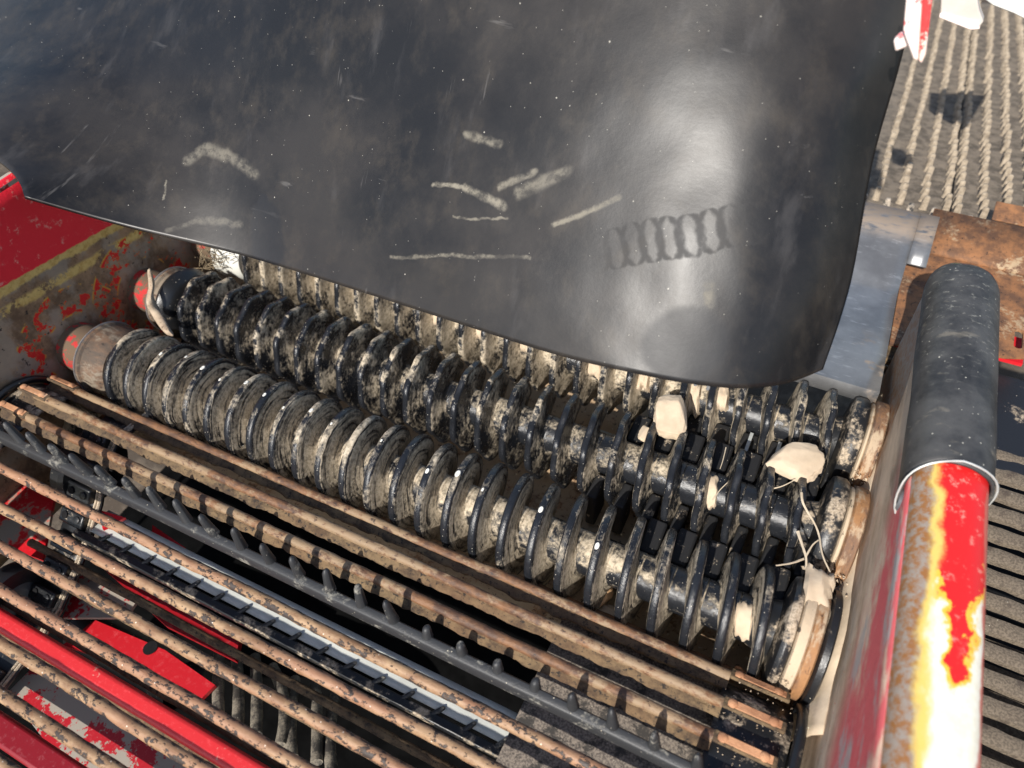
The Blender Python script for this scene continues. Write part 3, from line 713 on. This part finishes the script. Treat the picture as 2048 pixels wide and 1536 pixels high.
# wire tie on the mouth
wt = []
for k in range(27):
    a = R_(215 + (-38 - 215) * k / 26); ca = math.cos(a); sa = math.sin(a); q = (abs(ca) ** 2.4 + abs(sa) ** 2.4) ** (-1 / 2.4); r = .0665
    y = y0s + .004 - (.055 * (1 - k / 13) if k < 13 else 0)
    wt.append((beamx(y) + .052 + ca * q * r, y, .285 + sa * q * r * .98))
MB().tube(wt, .0018, 8, True, .3).build('wire_tie', m_plain('pale_wire', (.55, .55, .52), .5, .2), sl_)
lp = Vector(wt[-1]); MB().tube([lp + Vector((.002 + .010 * math.sin(a), -.004 + .003 * math.cos(a), .006 * math.cos(a) + .002 - .010 * a / 6)) for a in [k * .6 for k in range(12)]], .0045, 8).build('wire_knot', WHITE, sl_)
# bolts in the panel
for (px, py) in ((1802, 1000), (1850, 640)):
    MB().lathe([(0, .02), (-.006, .018), (-.008, .0001)], at(px, py, 'x', .607), 18, 'x').build('panel_bolt', STEEL, rw)

# ------------------------------------------------------------------ chute plates behind the rollers
ch = thing('steel_chute', 'bent bare steel chute plate between the rollers and the pintle belt', 'chute plate', (.5, .8, .03))
b0, b1, b2 = .553, .98, 1.15
P = []
rowsY = [(.545, .055), (.553, .085), (.70, .058), (.85, .030), (.965, .008), (.985, .006), (1.00, .010), (1.14, .048), (1.235, .075)]
for (y, z) in rowsY:
    xr = .566
    if y > 1.05: xr = .566
    P.append([(.30 + (xr - .30) * j / 8, y, z) for j in range(9)])
MB().grid(P).build('plate', CHUTE, ch, solid=.004, angle=60)
P = [[(.5665 + .045 * j / 3, y, z + .001) for j in range(4)] for (y, z) in ((1.075, .0305), (1.14, .048), (1.235, .075))]
MB().grid(P).build('plate_tab', CHUTE, ch, solid=.004)
# slotted rusty plate
import bmesh
def holed(outer, holes, z, th, name, mat, parent):
    bm = bmesh.new()
    def loop(pts):
        vs = [bm.verts.new((p[0], p[1], z)) for p in pts]; return [bm.edges.new((vs[i], vs[(i + 1) % len(vs)])) for i in range(len(vs))]
    es = loop(outer)
    for h in holes: es += loop(h)
    bmesh.ops.triangle_fill(bm, use_beauty=True, use_dissolve=False, edges=es)
    me = bpy.data.meshes.new(name); bm.to_mesh(me); bm.free(); me.materials.append(mat)
    o = bpy.data.objects.new(name, me); COL.objects.link(o); q = o.modifiers.new('solid', 'SOLIDIFY'); q.thickness = th; q.offset = 0
    attach(o, parent); return o
def slot(cx, cy, w_, h_, n=8):
    pts = []
    for k in range(n + 1): a = math.pi * k / n; pts.append((cx + w_ / 2 * math.cos(a), cy + h_ / 2 - w_ / 2 + w_ / 2 * math.sin(a)))
    for k in range(n + 1): a = math.pi + math.pi * k / n; pts.append((cx + w_ / 2 * math.cos(a), cy - h_ / 2 + w_ / 2 + w_ / 2 * math.sin(a)))
    return pts
rpz = -.012
rpl = thing('rusty_bracket_plate', 'rusty plate with slots behind the rubber sleeve', 'plate', (.7, 1.0, 0))
s1 = at(1828, 657, 'z', rpz); s2 = at(2036, 680, 'z', rpz)
c_ = [at(1812, 500, 'z', rpz), at(2080, 515, 'z', rpz), at(2080, 718, 'z', rpz), at(2010, 716, 'z', rpz), at(1840, 690, 'z', rpz), at(1778, 690, 'z', rpz)]
holed([(p.x, p.y) for p in c_], [slot(s1.x, s1.y, .018, .062), slot(s2.x, s2.y, .018, .066)], rpz, .006, 'plate', RUST, rpl)
yk = c_[0].y
P = [[(.60 + .4 * j / 6, yk + .004, rpz + .003) for j in range(7)], [(.60 + .4 * j / 6, yk + .02, rpz + .012) for j in range(7)], [(.60 + .4 * j / 6, yk + .13, rpz + .055) for j in range(7)]]
MB().grid(P).build('bent_flange', RUST, rpl, solid=.006)
MB().box((.86, yk + .17, .05), (.24, .06, .006), Euler((.35, 0, 0)).to_matrix()).build('lug', RUST, rpl, bevel=.002)
for s_ in (s1, s2): MB().box((s_.x, s_.y + .02, rpz - .05), (.06, .09, .01)).build('red_backing', REDC, rpl)
bk = thing('red_bracket', 'red bracket with mud crusted hinge in the gap right of the chute', 'bracket', (.6, .7, -.1))
MB().prism([at(1760, 825, 'z', -.06), at(1790, 745, 'z', -.06), at(1812, 745, 'z', -.06), at(1805, 830, 'z', -.06)], (0, 0, -.01)).build('red_arm', REDC, bk)
MB().prism([at(1772, 690, 'z', -.075), at(1850, 690, 'z', -.075), at(1850, 712, 'z', -.075), at(1772, 710, 'z', -.075)], (0, 0, -.02)).build('red_arm', REDC, bk)
MB().box(at(1805, 718, 'z', -.05), (.085, .055, .02)).build('mud_pad', CAKE, bk, bevel=.006)
MB().tube([at(1772, 742, 'z', -.045), at(1830, 736, 'z', -.045)], .012, 12).build('hinge_pin', CAKE, bk)
MB().tube([at(1780, 745, 'z', -.04), at(1785, 765, 'z', -.045), at(1797, 764, 'z', -.05), at(1795, 748, 'z', -.05)], .006, 8).build('hook', DARK, bk)
# black panel and lower rod conveyor right of the beam
tag(MB().box((.97, .76, -.10), (.36, .30, .012))  .build('sheet_panel', m_dusty('black_panel', (.016, .017, .02), .2, 14, .4), bevel=.003), 'black sheet panel between the rusty plate and the right hand rods', 'panel')
rc = thing('side_rod_conveyor', 'mud crusted rod conveyor at the right edge of the picture', 'conveyor', (1.0, .2, -.1))
ro = None
for k in range(20):
    y = .655 - .053 * k
    P = [[(.80 + .45 * i / 24, y + dy + .003 * fbm((i * .4, k, dy * 50), 1, 3), -.10 + dz + .003 * fbm((i * .5, k, 4), 1, 3)) for dy, dz in ((.016, -.008), (.013, .006), (-.004, .009), (-.017, .004), (-.018, -.008), (.016, -.008))] for i in range(25)]
    MB().grid(P).build('rod', m_side if k else (m_side := m_dusty('soil_crusted_rod', (.08, .06, .045), .9, 30, .85, dust=(.20, .16, .115), dust2=(.10, .08, .058), spk=.97)), rc)
for k in range(19):
    MB().box((1.04, .62 - .053 * k, -.20), (.44, .022, .012)).build('rod', m_side, rc, bevel=.003)
MB().box((.815, .2, -.125), (.02, 1.2, .02)).build('belt', BLACK, rc)
tag(MB().box((1.05, -.12, -.25), (.30, .22, .02)).build('red_floor_plate', REDD), 'red plate seen through the right hand rods', 'plate')
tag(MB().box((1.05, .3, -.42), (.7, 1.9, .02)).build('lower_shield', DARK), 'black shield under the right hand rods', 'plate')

# ------------------------------------------------------------------ pintle belt
pb = thing('pintle_belt', 'dusty rubber finger belt rising behind the black flap', 'belt', (.6, 1.5, 0))
slope = Vector((.0, .9874, -.158)); nrm = Vector((0, .158, .9874)); O = Vector((0, 1.40, -.035))
t = NT('sand_dusted_belt'); n1 = t.noise(26, 8, .68); n2 = t.noise(110, 5, .7)
c = t.mix(t.st(n1, .36, .6), (.11, .09, .068), (.24, .195, .145)); c = t.mix(t.st(n2, .36, .30), c, (.05, .04, .03))
BELT = t.fin(c, .95, t.math('ADD', n1, t.math('MULTIPLY', n2, .5)), .9, .006)
t = NT('sand_dusted_finger'); n1 = t.noise(60, 7, .7)
zl = t.xyz(t.tc.outputs['Generated'])[2]
c = t.mix(t.st(n1, .3, .65), (.20, .16, .115), (.42, .345, .255)); PIN = t.fin(c, .95, n1, .5, .002)
t = NT('scuffed_front_finger'); n1 = t.noise(70, 7, .7); PINB = t.fin(t.mix(t.st(n1, .42, .58), (.04, .04, .04), (.45, .38, .3)), .7, n1, .5, .002)
P = []
for i in range(91):
    s = i * .03; row = []
    for j in range(33):
        p = O + slope * s + Vector((.28 + j * .028, 0, 0)) + nrm * (.004 * fbm((j * .4, s * 12, 1), 1, 4)); row.append(tuple(p))
    P.append(row)
# wrap over the front roll
front = []
for k in range(1, 13):
    a = math.pi * .5 * k / 12 * 1.5; r = .06
    front.insert(0, [tuple(O + Vector((.28 + j * .028, 0, 0)) + nrm * (r * math.cos(a) - r) - slope * (r * math.sin(a))) for j in range(33)])
MB().grid(front + P).build('belt_carcass', BELT, pb, solid=.006)
def pintle():
    b = MB(); P = []
    for (h, w_, d) in ((0, .0125, .0115), (.010, .0098, .0085), (.036, .0085, .0072), (.043, .0080, .0066), (.0470, .0055, .0045), (.048, .0005, .0005)):
        P.append([(math.copysign(abs(math.cos(a)) ** .6, math.cos(a)) * w_, math.copysign(abs(math.sin(a)) ** .6, math.sin(a)) * d, h) for a in [2 * math.pi * k / 12 for k in range(13)]])
    b.grid(P); return b
pin0 = None; rest = MB(); cnt = 0; pm = pintle()
colsx = [.395, .457, .519, .581, .640, .672, .734, .796, .858, .92]
allp = []
for s_i in range(46):
    for ci, cx_ in enumerate(colsx):
        s = .035 + s_i * .056
        allp.append((cx_ + random.uniform(-.003, .003), s + random.uniform(-.004, .004), PIN))
for cx_ in (.425, .488, .550, .611, .703, .765, .827): allp.append((cx_, .0, PINB))
allp.sort(key=lambda a: a[1])
rotb = Matrix(((1, 0, 0), (0, slope.y, nrm.y), (0, slope.z, nrm.z))).to_euler()
pinb = None
for (x, s, mt) in allp:
    loc = O + slope * s + Vector((x, 0, 0)); sc = (1, 1, (.9 if mt is PIN else .6) * random.uniform(.9, 1.08)); rt = (rotb.x + random.uniform(-.06, .06), random.uniform(-.06, .06), 0)
    vis = x > .42 + (s * .01)
    if cnt < 300 and vis:
        cnt += 1
        if mt is PIN:
            if pin0 is None: pin0 = pm.build('finger', PIN); pin0.location = loc; pin0.rotation_euler = rt; pin0.scale = sc; attach(pin0, pb)
            else: inst(pin0, 'finger', pb, loc, rt, sc)
        else:
            if pinb is None: pinb = pintle().build('finger', PINB); pinb.location = loc; pinb.rotation_euler = rt; pinb.scale = sc; attach(pinb, pb)
            else: inst(pinb, 'finger', pb, loc, rt, sc)
    elif vis:
        q = Euler(rt).to_matrix(); rest.add([loc + q @ Vector((v[0], v[1], v[2] * sc[2])) for v in pm.v], pm.f)
if rest.v: tag(rest.build('far_fingers', PIN, pb), kind='stuff')
sm = MB().tube([O + slope * s + Vector((.656, 0, 0)) + nrm * .004 for s in (0, .5, 1, 1.5, 2, 2.6)], .003, 6).build('belt_seam', DARK, pb)
MB().tube([(.28, 1.335, -.085), (1.2, 1.335, -.085)], .032, 20, True, .15).build('front_roll', m_dusty('muddy_roll', (.04, .035, .03), .95, 16, .8, mul=(.3, 1, 1)), pb)
tag(MB().box((.75, 1.30, -.14), (1.0, .05, .03)).build('cross_member', CAKE, bevel=.004), 'mud caked cross member under the front of the finger belt', 'beam')

# ------------------------------------------------------------------ black flap
def catmull(p, u):
    n = len(p) - 1; i = min(int(u * n), n - 1); f = u * n - i
    a = p[max(i - 1, 0)]; b_ = p[i]; c = p[i + 1]; d = p[min(i + 2, n)]
    return (b_ * 2 + (c - a) * f + (a * 2 - b_ * 5 + c * 4 - d) * f * f + (b_ * 3 - a - c * 3 + d) * f ** 3) * .5
FN = Vector((-.12, -.79, .62)).normalized(); FP = Vector((-.169, .198, .30))
FK = 0.
def fl(px, py, push=0.):                       # point of the sheet: a tilted plane that curls back towards its right edge
    d = ray(px, py); tt = (FP - CP).dot(FN) / d.dot(FN)
    return CP + d * (tt + push - .09 * (1 - ((px - 850) / 850) ** 2) + FK * (max(0, 650 - px) / 600) ** 2 * (max(0, py) / 395) ** .75)
FK = (at(50, 395, 'x', -1.14) - fl(50, 395)).dot(CZ)      # the left corner ends just inside the side panel
bot = [fl(50, 395), fl(260, 455), fl(500, 515), fl(740, 589), fl(960, 660), fl(1110, 708), fl(1250, 742), fl(1370, 765, .01), fl(1480, 775, .03), fl(1570, 765, .07), fl(1642, 738, .13)]
q1 = [fl(28, 348), fl(250, 340), fl(490, 370), fl(735, 440), fl(945, 500), fl(1100, 530), fl(1245, 555), fl(1380, 565), fl(1510, 575, .012), fl(1615, 572, .045), fl(1697, 565, .11)]
mid = [fl(-90, 240), fl(200, 200), fl(470, 235), fl(720, 285), fl(930, 325), fl(1090, 345), fl(1240, 360), fl(1390, 365), fl(1530, 362, .006), fl(1650, 345, .035), fl(1741, 325, .10)]
h1 = [fl(-120, 90), fl(180, 70), fl(460, 85), fl(720, 110), fl(930, 130), fl(1090, 140), fl(1250, 145), fl(1400, 148), fl(1560, 145, .006), fl(1700, 130, .03), fl(1800, 112, .09)]
top = [fl(-160, -60), fl(150, -60), fl(450, -60), fl(720, -60), fl(930, -60), fl(1090, -60), fl(1250, -60), fl(1410, -60), fl(1580, -60, .006), fl(1735, -60, .025), fl(1838, -60, .07)]
ROWS = [bot, q1, mid, h1, top]
flap_r = thing('rubber_flap', 'large dusty black rubber flap hanging over the rearmost roller', 'flap', (-.2, .4, .3))
P = []; UV = []
nu, nv = 90, 44
for j in range(nv + 1):
    row = []
    for i in range(nu + 1):
        cols_ = [catmull(r, i / nu) for r in ROWS]; p = catmull(cols_, j / nv)
        p = p + Vector((0, -.8, .6)) * (.006 * noise.noise(Vector((i * .05, j * .07, 3))) + .0015 * noise.noise(Vector((i * .2, j * .2, 8))))
        row.append(p)
    P.append(row)
t = NT('flap_rubber'); t.sr = .13
# surface coordinate stored as a UV map: x along the sheet, y up the sheet
uvn = t.n('ShaderNodeUVMap'); uvn.uv_map = 'sheet'; U = uvn.outputs[0]
n1 = t.noise(3.2, 8, .62, off=(2, 5, 1)); n2 = t.noise(16, 7, .68, mul=(1, 1, .5)); n3 = t.noise(70, 6, .7); n4 = t.noise(7, 6, .6, mul=(2.4, 1, .5), off=(8, 2, 2))
c = t.mix(t.st(n1, .38, .66), (.009, .009, .010), (.028, .025, .023))
c = t.mix(t.math('MULTIPLY', t.st(n2, .46, .76), .42), c, (.060, .049, .037))
c = t.mix(t.math('MULTIPLY', t.st(n4, .55, .75), .35), c, (.085, .080, .078))
scr = t.noise(34, 5, .6, mul=(1.0, .12, .10), off=(3, 8, 1)); scr2 = t.noise(30, 5, .6, mul=(.12, .7, 1.1), off=(6, 2, 1))
c = t.mix(t.math('MULTIPLY', t.math('MAXIMUM', t.st(scr, .66, .72), t.st(scr2, .68, .74)), .28), c, (.20, .19, .18))
us = t.vm('ADD', U, t.vm('MULTIPLY', t.vm('SUBTRACT', t.comb(t.noise(5, 3), t.noise(5, 3, off=(9, 9, 9)), 0.), (.5, .5, 0)), (.03, .03, 0)))
us = t.vm('ADD', us, t.vm('MULTIPLY', t.vm('SUBTRACT', t.comb(n3, t.noise(60, 4, off=(4, 9, 9)), 0.), (.5, .5, 0)), (.012, .010, 0)))
def seg_d(a, b_):
    ax, ay = a; bx_, by = b_; dx, dy = bx_ - ax, by - ay; L2 = dx * dx + dy * dy
    pa = t.vm('SUBTRACT', us, (ax, ay, 0)); h = t.math('DIVIDE', t.vm('DOT_PRODUCT', pa, (dx, dy, 0)), L2, cl=True)
    pr = t.n('ShaderNodeVectorMath'); pr.operation = 'SCALE'; pr.inputs[0].default_value = (dx, dy, 0); t.L(h, pr.inputs[3])
    return t.vm('DISTANCE', pa, pr.outputs[0])
E1 = (Vector((1, 0, 0)) - FN * FN.x).normalized(); E2 = FN.cross(E1)
def sheet(p): d = Vector(p) - FP; return (d.dot(E1), d.dot(E2))            # metres along and up the sheet
def PX(x, y): return sheet(fl(x, y))
smears = [((870, 370), (930, 378), .0045, .85), ((930, 378), (1010, 414), .007, .85), ((1000, 380), (1075, 345), .006, .6), ((1040, 388), (1140, 342), .011, .5), ((1110, 448), (1170, 425), .005, .7), ((1170, 425), (1236, 400), .005, .7), ((938, 266), (1000, 292), .008, .6),
          ((905, 437), (1015, 437), .0022, .6), ((780, 512), (1065, 514), .0035, .55), ((375, 320), (410, 300), .012, .45), ((410, 300), (460, 315), .014, .5), ((460, 315), (515, 352), .012, .45), ((1412, 566), (1414, 605), .008, .6), ((335, 360), (333, 400), .0025, .7), ((340, 465), (400, 440), .006, .25), ((400, 440), (480, 450), .008, .3), ((240, 462), (240, 462.1), .0001, 0.)]
m_sm = None
for a, b_, w_, st_ in smears[:-1]:
    mk = t.math('MULTIPLY', t.st(seg_d(PX(*a), PX(*b_)), w_ * 1.35, w_ * .28), st_ * .8); m_sm = mk if m_sm is None else t.math('MAXIMUM', m_sm, mk)
m_sm = t.math('MULTIPLY', m_sm, t.math('ADD', .15, t.math('MULTIPLY', t.st(t.math('ADD', t.math('MULTIPLY', n2, .4), t.math('MULTIPLY', n3, .6)), .40, .60), .85)))
c = t.mix(m_sm, c, (.30, .27, .21))
# darker patches on the sheet
dark_patch = None
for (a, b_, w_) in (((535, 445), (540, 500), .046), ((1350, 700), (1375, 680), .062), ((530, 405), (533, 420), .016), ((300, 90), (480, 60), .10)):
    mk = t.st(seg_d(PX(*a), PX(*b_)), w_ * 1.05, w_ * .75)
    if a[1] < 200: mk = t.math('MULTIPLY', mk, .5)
    dark_patch = mk if dark_patch is None else t.math('MAXIMUM', dark_patch, mk)
c = t.mix(t.math('MULTIPLY', dark_patch, .75), c, (.008, .009, .012))
# shadow of a coiled hose, painted into the flap colour
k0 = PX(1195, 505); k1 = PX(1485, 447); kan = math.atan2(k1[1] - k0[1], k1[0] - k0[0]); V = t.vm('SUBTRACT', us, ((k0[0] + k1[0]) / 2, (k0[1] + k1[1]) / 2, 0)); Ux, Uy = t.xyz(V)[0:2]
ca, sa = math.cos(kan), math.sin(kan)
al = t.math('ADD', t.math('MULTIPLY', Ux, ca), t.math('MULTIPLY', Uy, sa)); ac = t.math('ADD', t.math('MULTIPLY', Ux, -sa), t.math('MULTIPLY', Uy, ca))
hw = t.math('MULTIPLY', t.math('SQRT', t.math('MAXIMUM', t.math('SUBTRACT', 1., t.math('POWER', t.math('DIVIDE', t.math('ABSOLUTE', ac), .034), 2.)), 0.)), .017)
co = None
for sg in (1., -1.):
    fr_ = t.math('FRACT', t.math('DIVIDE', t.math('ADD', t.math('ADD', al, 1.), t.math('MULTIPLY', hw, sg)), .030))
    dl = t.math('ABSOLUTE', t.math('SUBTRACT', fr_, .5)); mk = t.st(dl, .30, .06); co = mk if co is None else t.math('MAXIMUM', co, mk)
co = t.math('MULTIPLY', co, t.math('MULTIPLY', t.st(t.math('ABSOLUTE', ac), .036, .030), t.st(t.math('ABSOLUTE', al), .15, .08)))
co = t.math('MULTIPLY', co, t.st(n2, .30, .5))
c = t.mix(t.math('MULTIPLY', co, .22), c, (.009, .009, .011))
sp = t.math('MAXIMUM', t.specks(75, .965), t.specks(150, .94, (3, 3, 3)))
c = t.mix(t.math('MULTIPLY', sp, .7), c, (.5, .47, .4))
rg = t.math('ADD', t.math('ADD', .36, t.math('MULTIPLY', t.math('MAXIMUM', co, t.math('MULTIPLY', dark_patch, .5)), .16)), t.math('ADD', t.math('MULTIPLY', m_sm, .4), t.math('MULTIPLY', t.st(n2, .3, .8), .05)))
FM = t.fin(c, rg, t.math('ADD', n3, t.math('MULTIPLY', n2, .6)), .12, .0015, spec=.38)
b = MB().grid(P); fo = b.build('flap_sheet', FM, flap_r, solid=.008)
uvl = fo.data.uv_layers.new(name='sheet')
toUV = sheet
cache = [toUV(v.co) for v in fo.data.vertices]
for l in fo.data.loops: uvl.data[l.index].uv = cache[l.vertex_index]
# small hook at the lower edge
hk = at(1405, 768, 'z', .287); MB().tube([hk + Vector((.012 * math.cos(a), -.004, .012 * math.sin(a))) for a in [k * .35 - .4 for k in range(12)]], .0032, 8).build('edge_ring', EDGE, flap_r)

# ------------------------------------------------------------------ things at the top right
br = thing('hanging_red_bracket', 'overexposed red bracket bar hanging beside the right edge of the flap', 'bracket', at(1840, 60, 'y', .44))
PINKR = m_paint('overexposed_red_paint', (.82, .16, .17), wear=(.95, .80, .74), amt=.95, scale=30)  # pinkish wash-out of overexposure is mixed into this red
yb3 = .45
MB().prism([at(1818, -60, 'y', yb3), at(1848, -60, 'y', yb3), at(1836, 122, 'y', yb3), at(1826, 118, 'y', yb3), at(1806, 62, 'y', yb3)], (0, .012, 0)).build('bar', PINKR, br, bevel=.002)
MB().prism([at(1848.5, -60, 'y', yb3 - .004), at(1870, -60, 'y', yb3 - .004), at(1851, 110, 'y', yb3 - .004), at(1843, 128, 'y', yb3 - .004), at(1836.5, 122, 'y', yb3 - .004)], (0, .018, 0)).build('bar_edge', m_paint('bright_red_edge', (.85, .06, .06), wear=(.95, .7, .6), amt=.6, scale=25), br, bevel=.002)
MB().prism([at(1786, 82, 'y', yb3 + .014), at(1800, 68, 'y', yb3 + .014), at(1822, 72, 'y', yb3 + .014), at(1820, 92, 'y', yb3 + .014), at(1790, 105, 'y', yb3 + .014)], (0, .012, 0)).build('side_tab', PINKR, br, bevel=.003)
pd = thing('grey_paddle', 'grey paddle with a red lower edge above the finger belt', 'paddle', at(1925, 20, 'y', .7))
yp = .7
MB().prism([at(1884, -60, 'y', yp), at(1944, -60, 'y', yp), at(1958, 20, 'y', yp), at(1967, 44, 'y', yp), at(1956, 57, 'y', yp), at(1880, 32, 'y', yp)], (0, .02, 0)).build('blade', m_plain('pale_grey_coat', (.62, .56, .50), .7, 0, .1), pd, bevel=.002)
MB().prism([at(1877, 36, 'y', yp - .003), at(1880, 27, 'y', yp - .003), at(1956, 44, 'y', yp - .003), at(1960, 59, 'y', yp - .003), at(1940, 61, 'y', yp - .003)], (0, .026, 0)).build('red_edge', PINKR, pd, bevel=.002)
pts = [at(1955, -10, 'z', .55), at(1985, 12, 'z', .55), at(2025, 27, 'z', .55), at(2075, 52, 'z', .55), at(2140, -60, 'z', .55), at(1960, -60, 'z', .55)]
tag(MB().prism(pts, (0, 0, .01)).build('overexposed_hood', m_plain('overexposed_white', (.93, .91, .84), .5, 0, .03), bevel=.003), 'overexposed white hood edge in the upper right corner', 'hood')  # near-white colour carries the overexposure of this close sheet

# ------------------------------------------------------------------ roots and straw
def root_thing(pts, r, label, cat='root', name='root', mat=None):
    P = [Vector(p) for p in pts]; out = []
    for i in range(len(P) * 6): out.append(catmull(P, i / (len(P) * 6 - 1)))
    rr = [r * (1 - .5 * i / len(out)) for i in range(len(out))]
    return tag(MB().tube(out, rr, 6, True, .3).build(name, mat or ROOT), label, cat)
zc = .10
root_thing([at(1603, 985, 'z', .105), at(1608, 1010, 'z', .10), at(1635, 1060, 'z', .085), at(1645, 1110, 'z', .085), at(1662, 1150, 'z', .08), at(1658, 1170, 'z', .07)], .0022, 'long curved root hanging over the right ends of the rollers')
root_thing([at(1596, 1063, 'z', .09), at(1603, 1085, 'z', .09), at(1612, 1115, 'z', .085), at(1612, 1140, 'z', .08)], .0030, 'short thick forked root beside the long curved one')
root_thing([at(1612, 1112, 'z', .087), at(1625, 1090, 'z', .09), at(1637, 1080, 'z', .09)], .0018, 'thin root twig touching the long curved root')
root_thing([at(1607, 1118, 'z', .09), at(1580, 1127, 'z', .10), at(1552, 1131, 'z', .105)], .0022, 'straight root lying across to the last disc of the front roller')
root_thing([at(1547, 977, 'z', .08), at(1565, 972, 'z', .085), at(1590, 960, 'z', .09)], .0014, 'fine root below the wide clay lump')
root_thing([at(1425, 1000, 'z', .05), at(1440, 980, 'z', .06), at(1455, 965, 'z', .08)], .0012, 'fine root on the middle roller below the tall clay lump')
root_thing([at(1452, 895, 'z', .06), at(1446, 920, 'z', .06), at(1440, 938, 'z', .055)], .0012, 'fine root in front of the rear scraper block')
# bark strip at the left
P = [at(297, 538, 'x', -1.10), at(303, 570, 'x', -1.10), at(300, 600, 'x', -1.08), at(312, 625, 'x', -1.07), at(330, 655, 'z', .07), at(345, 672, 'z', .06)]
pp = [catmull(P, i / 24) for i in range(25)]; wd = [.003 + .010 * math.sin(math.pi * min(1, i / 24)) ** .7 for i in range(25)]
tag(MB().grid([[p + Vector((0, -wd[i], 0)), p + Vector((.004, 0, .002)), p + Vector((0, wd[i], 0))] for i, p in enumerate(pp)]).build('bark_strip', m_rust('dry_bark', a=(.40, .30, .21), b=(.26, .19, .13), mud=(.46, .37, .27), amt=.4), solid=.002), 'peeling strip of dry bark standing between the left roller collars', 'bark strip')
random.seed(3)
st_m = MB()
for k in range(46):
    c0 = at(random.gauss(425, 14), random.gauss(515, 16), 'y', .36 + random.uniform(-.02, .02)); d = Vector((random.gauss(0, 1), random.gauss(0, 1), random.gauss(0, 1))).normalized() * random.uniform(.008, .03)
    st_m.tube([c0 - d, c0 + Vector((0, 0, .002)), c0 + d], .0012, 4)
tag(st_m.build('straw_tuft', m_plain('dull_straw', (.22, .17, .105), .9, 0, .3)), 'tuft of broken straw at the left end of the rearmost roller', 'straw', kind='stuff')
# loose grit
gm = MB()
random.seed(5)
def grit(c, s):
    c = Vector(c); vs = [c + Vector((random.uniform(-1, 1), random.uniform(-1, 1), random.uniform(-1, 1))).normalized() * s * random.uniform(.6, 1.2) for _ in range(6)]
    gm.add(vs, [(0, 1, 2), (0, 2, 3), (0, 3, 4), (0, 4, 1), (5, 2, 1), (5, 3, 2), (5, 4, 3), (5, 1, 4)])
for k in range(500):
    y = random.uniform(.1, .6); grit((random.uniform(.555, .598), y - .1, random.uniform(.02, .05)), random.uniform(.001, .004))
for k in range(500):
    grit((random.uniform(-.6, .55), random.uniform(-.05, .55), -.125), random.uniform(.002, .006))
for k in range(260):
    grit((random.uniform(.45, .56), random.uniform(-.5, -.13), .041), random.uniform(.0008, .002))
tag(gm.build('loose_soil', MUD, smooth=False), 'scattered soil crumbs along the panel foot and tray', 'soil', kind='stuff')
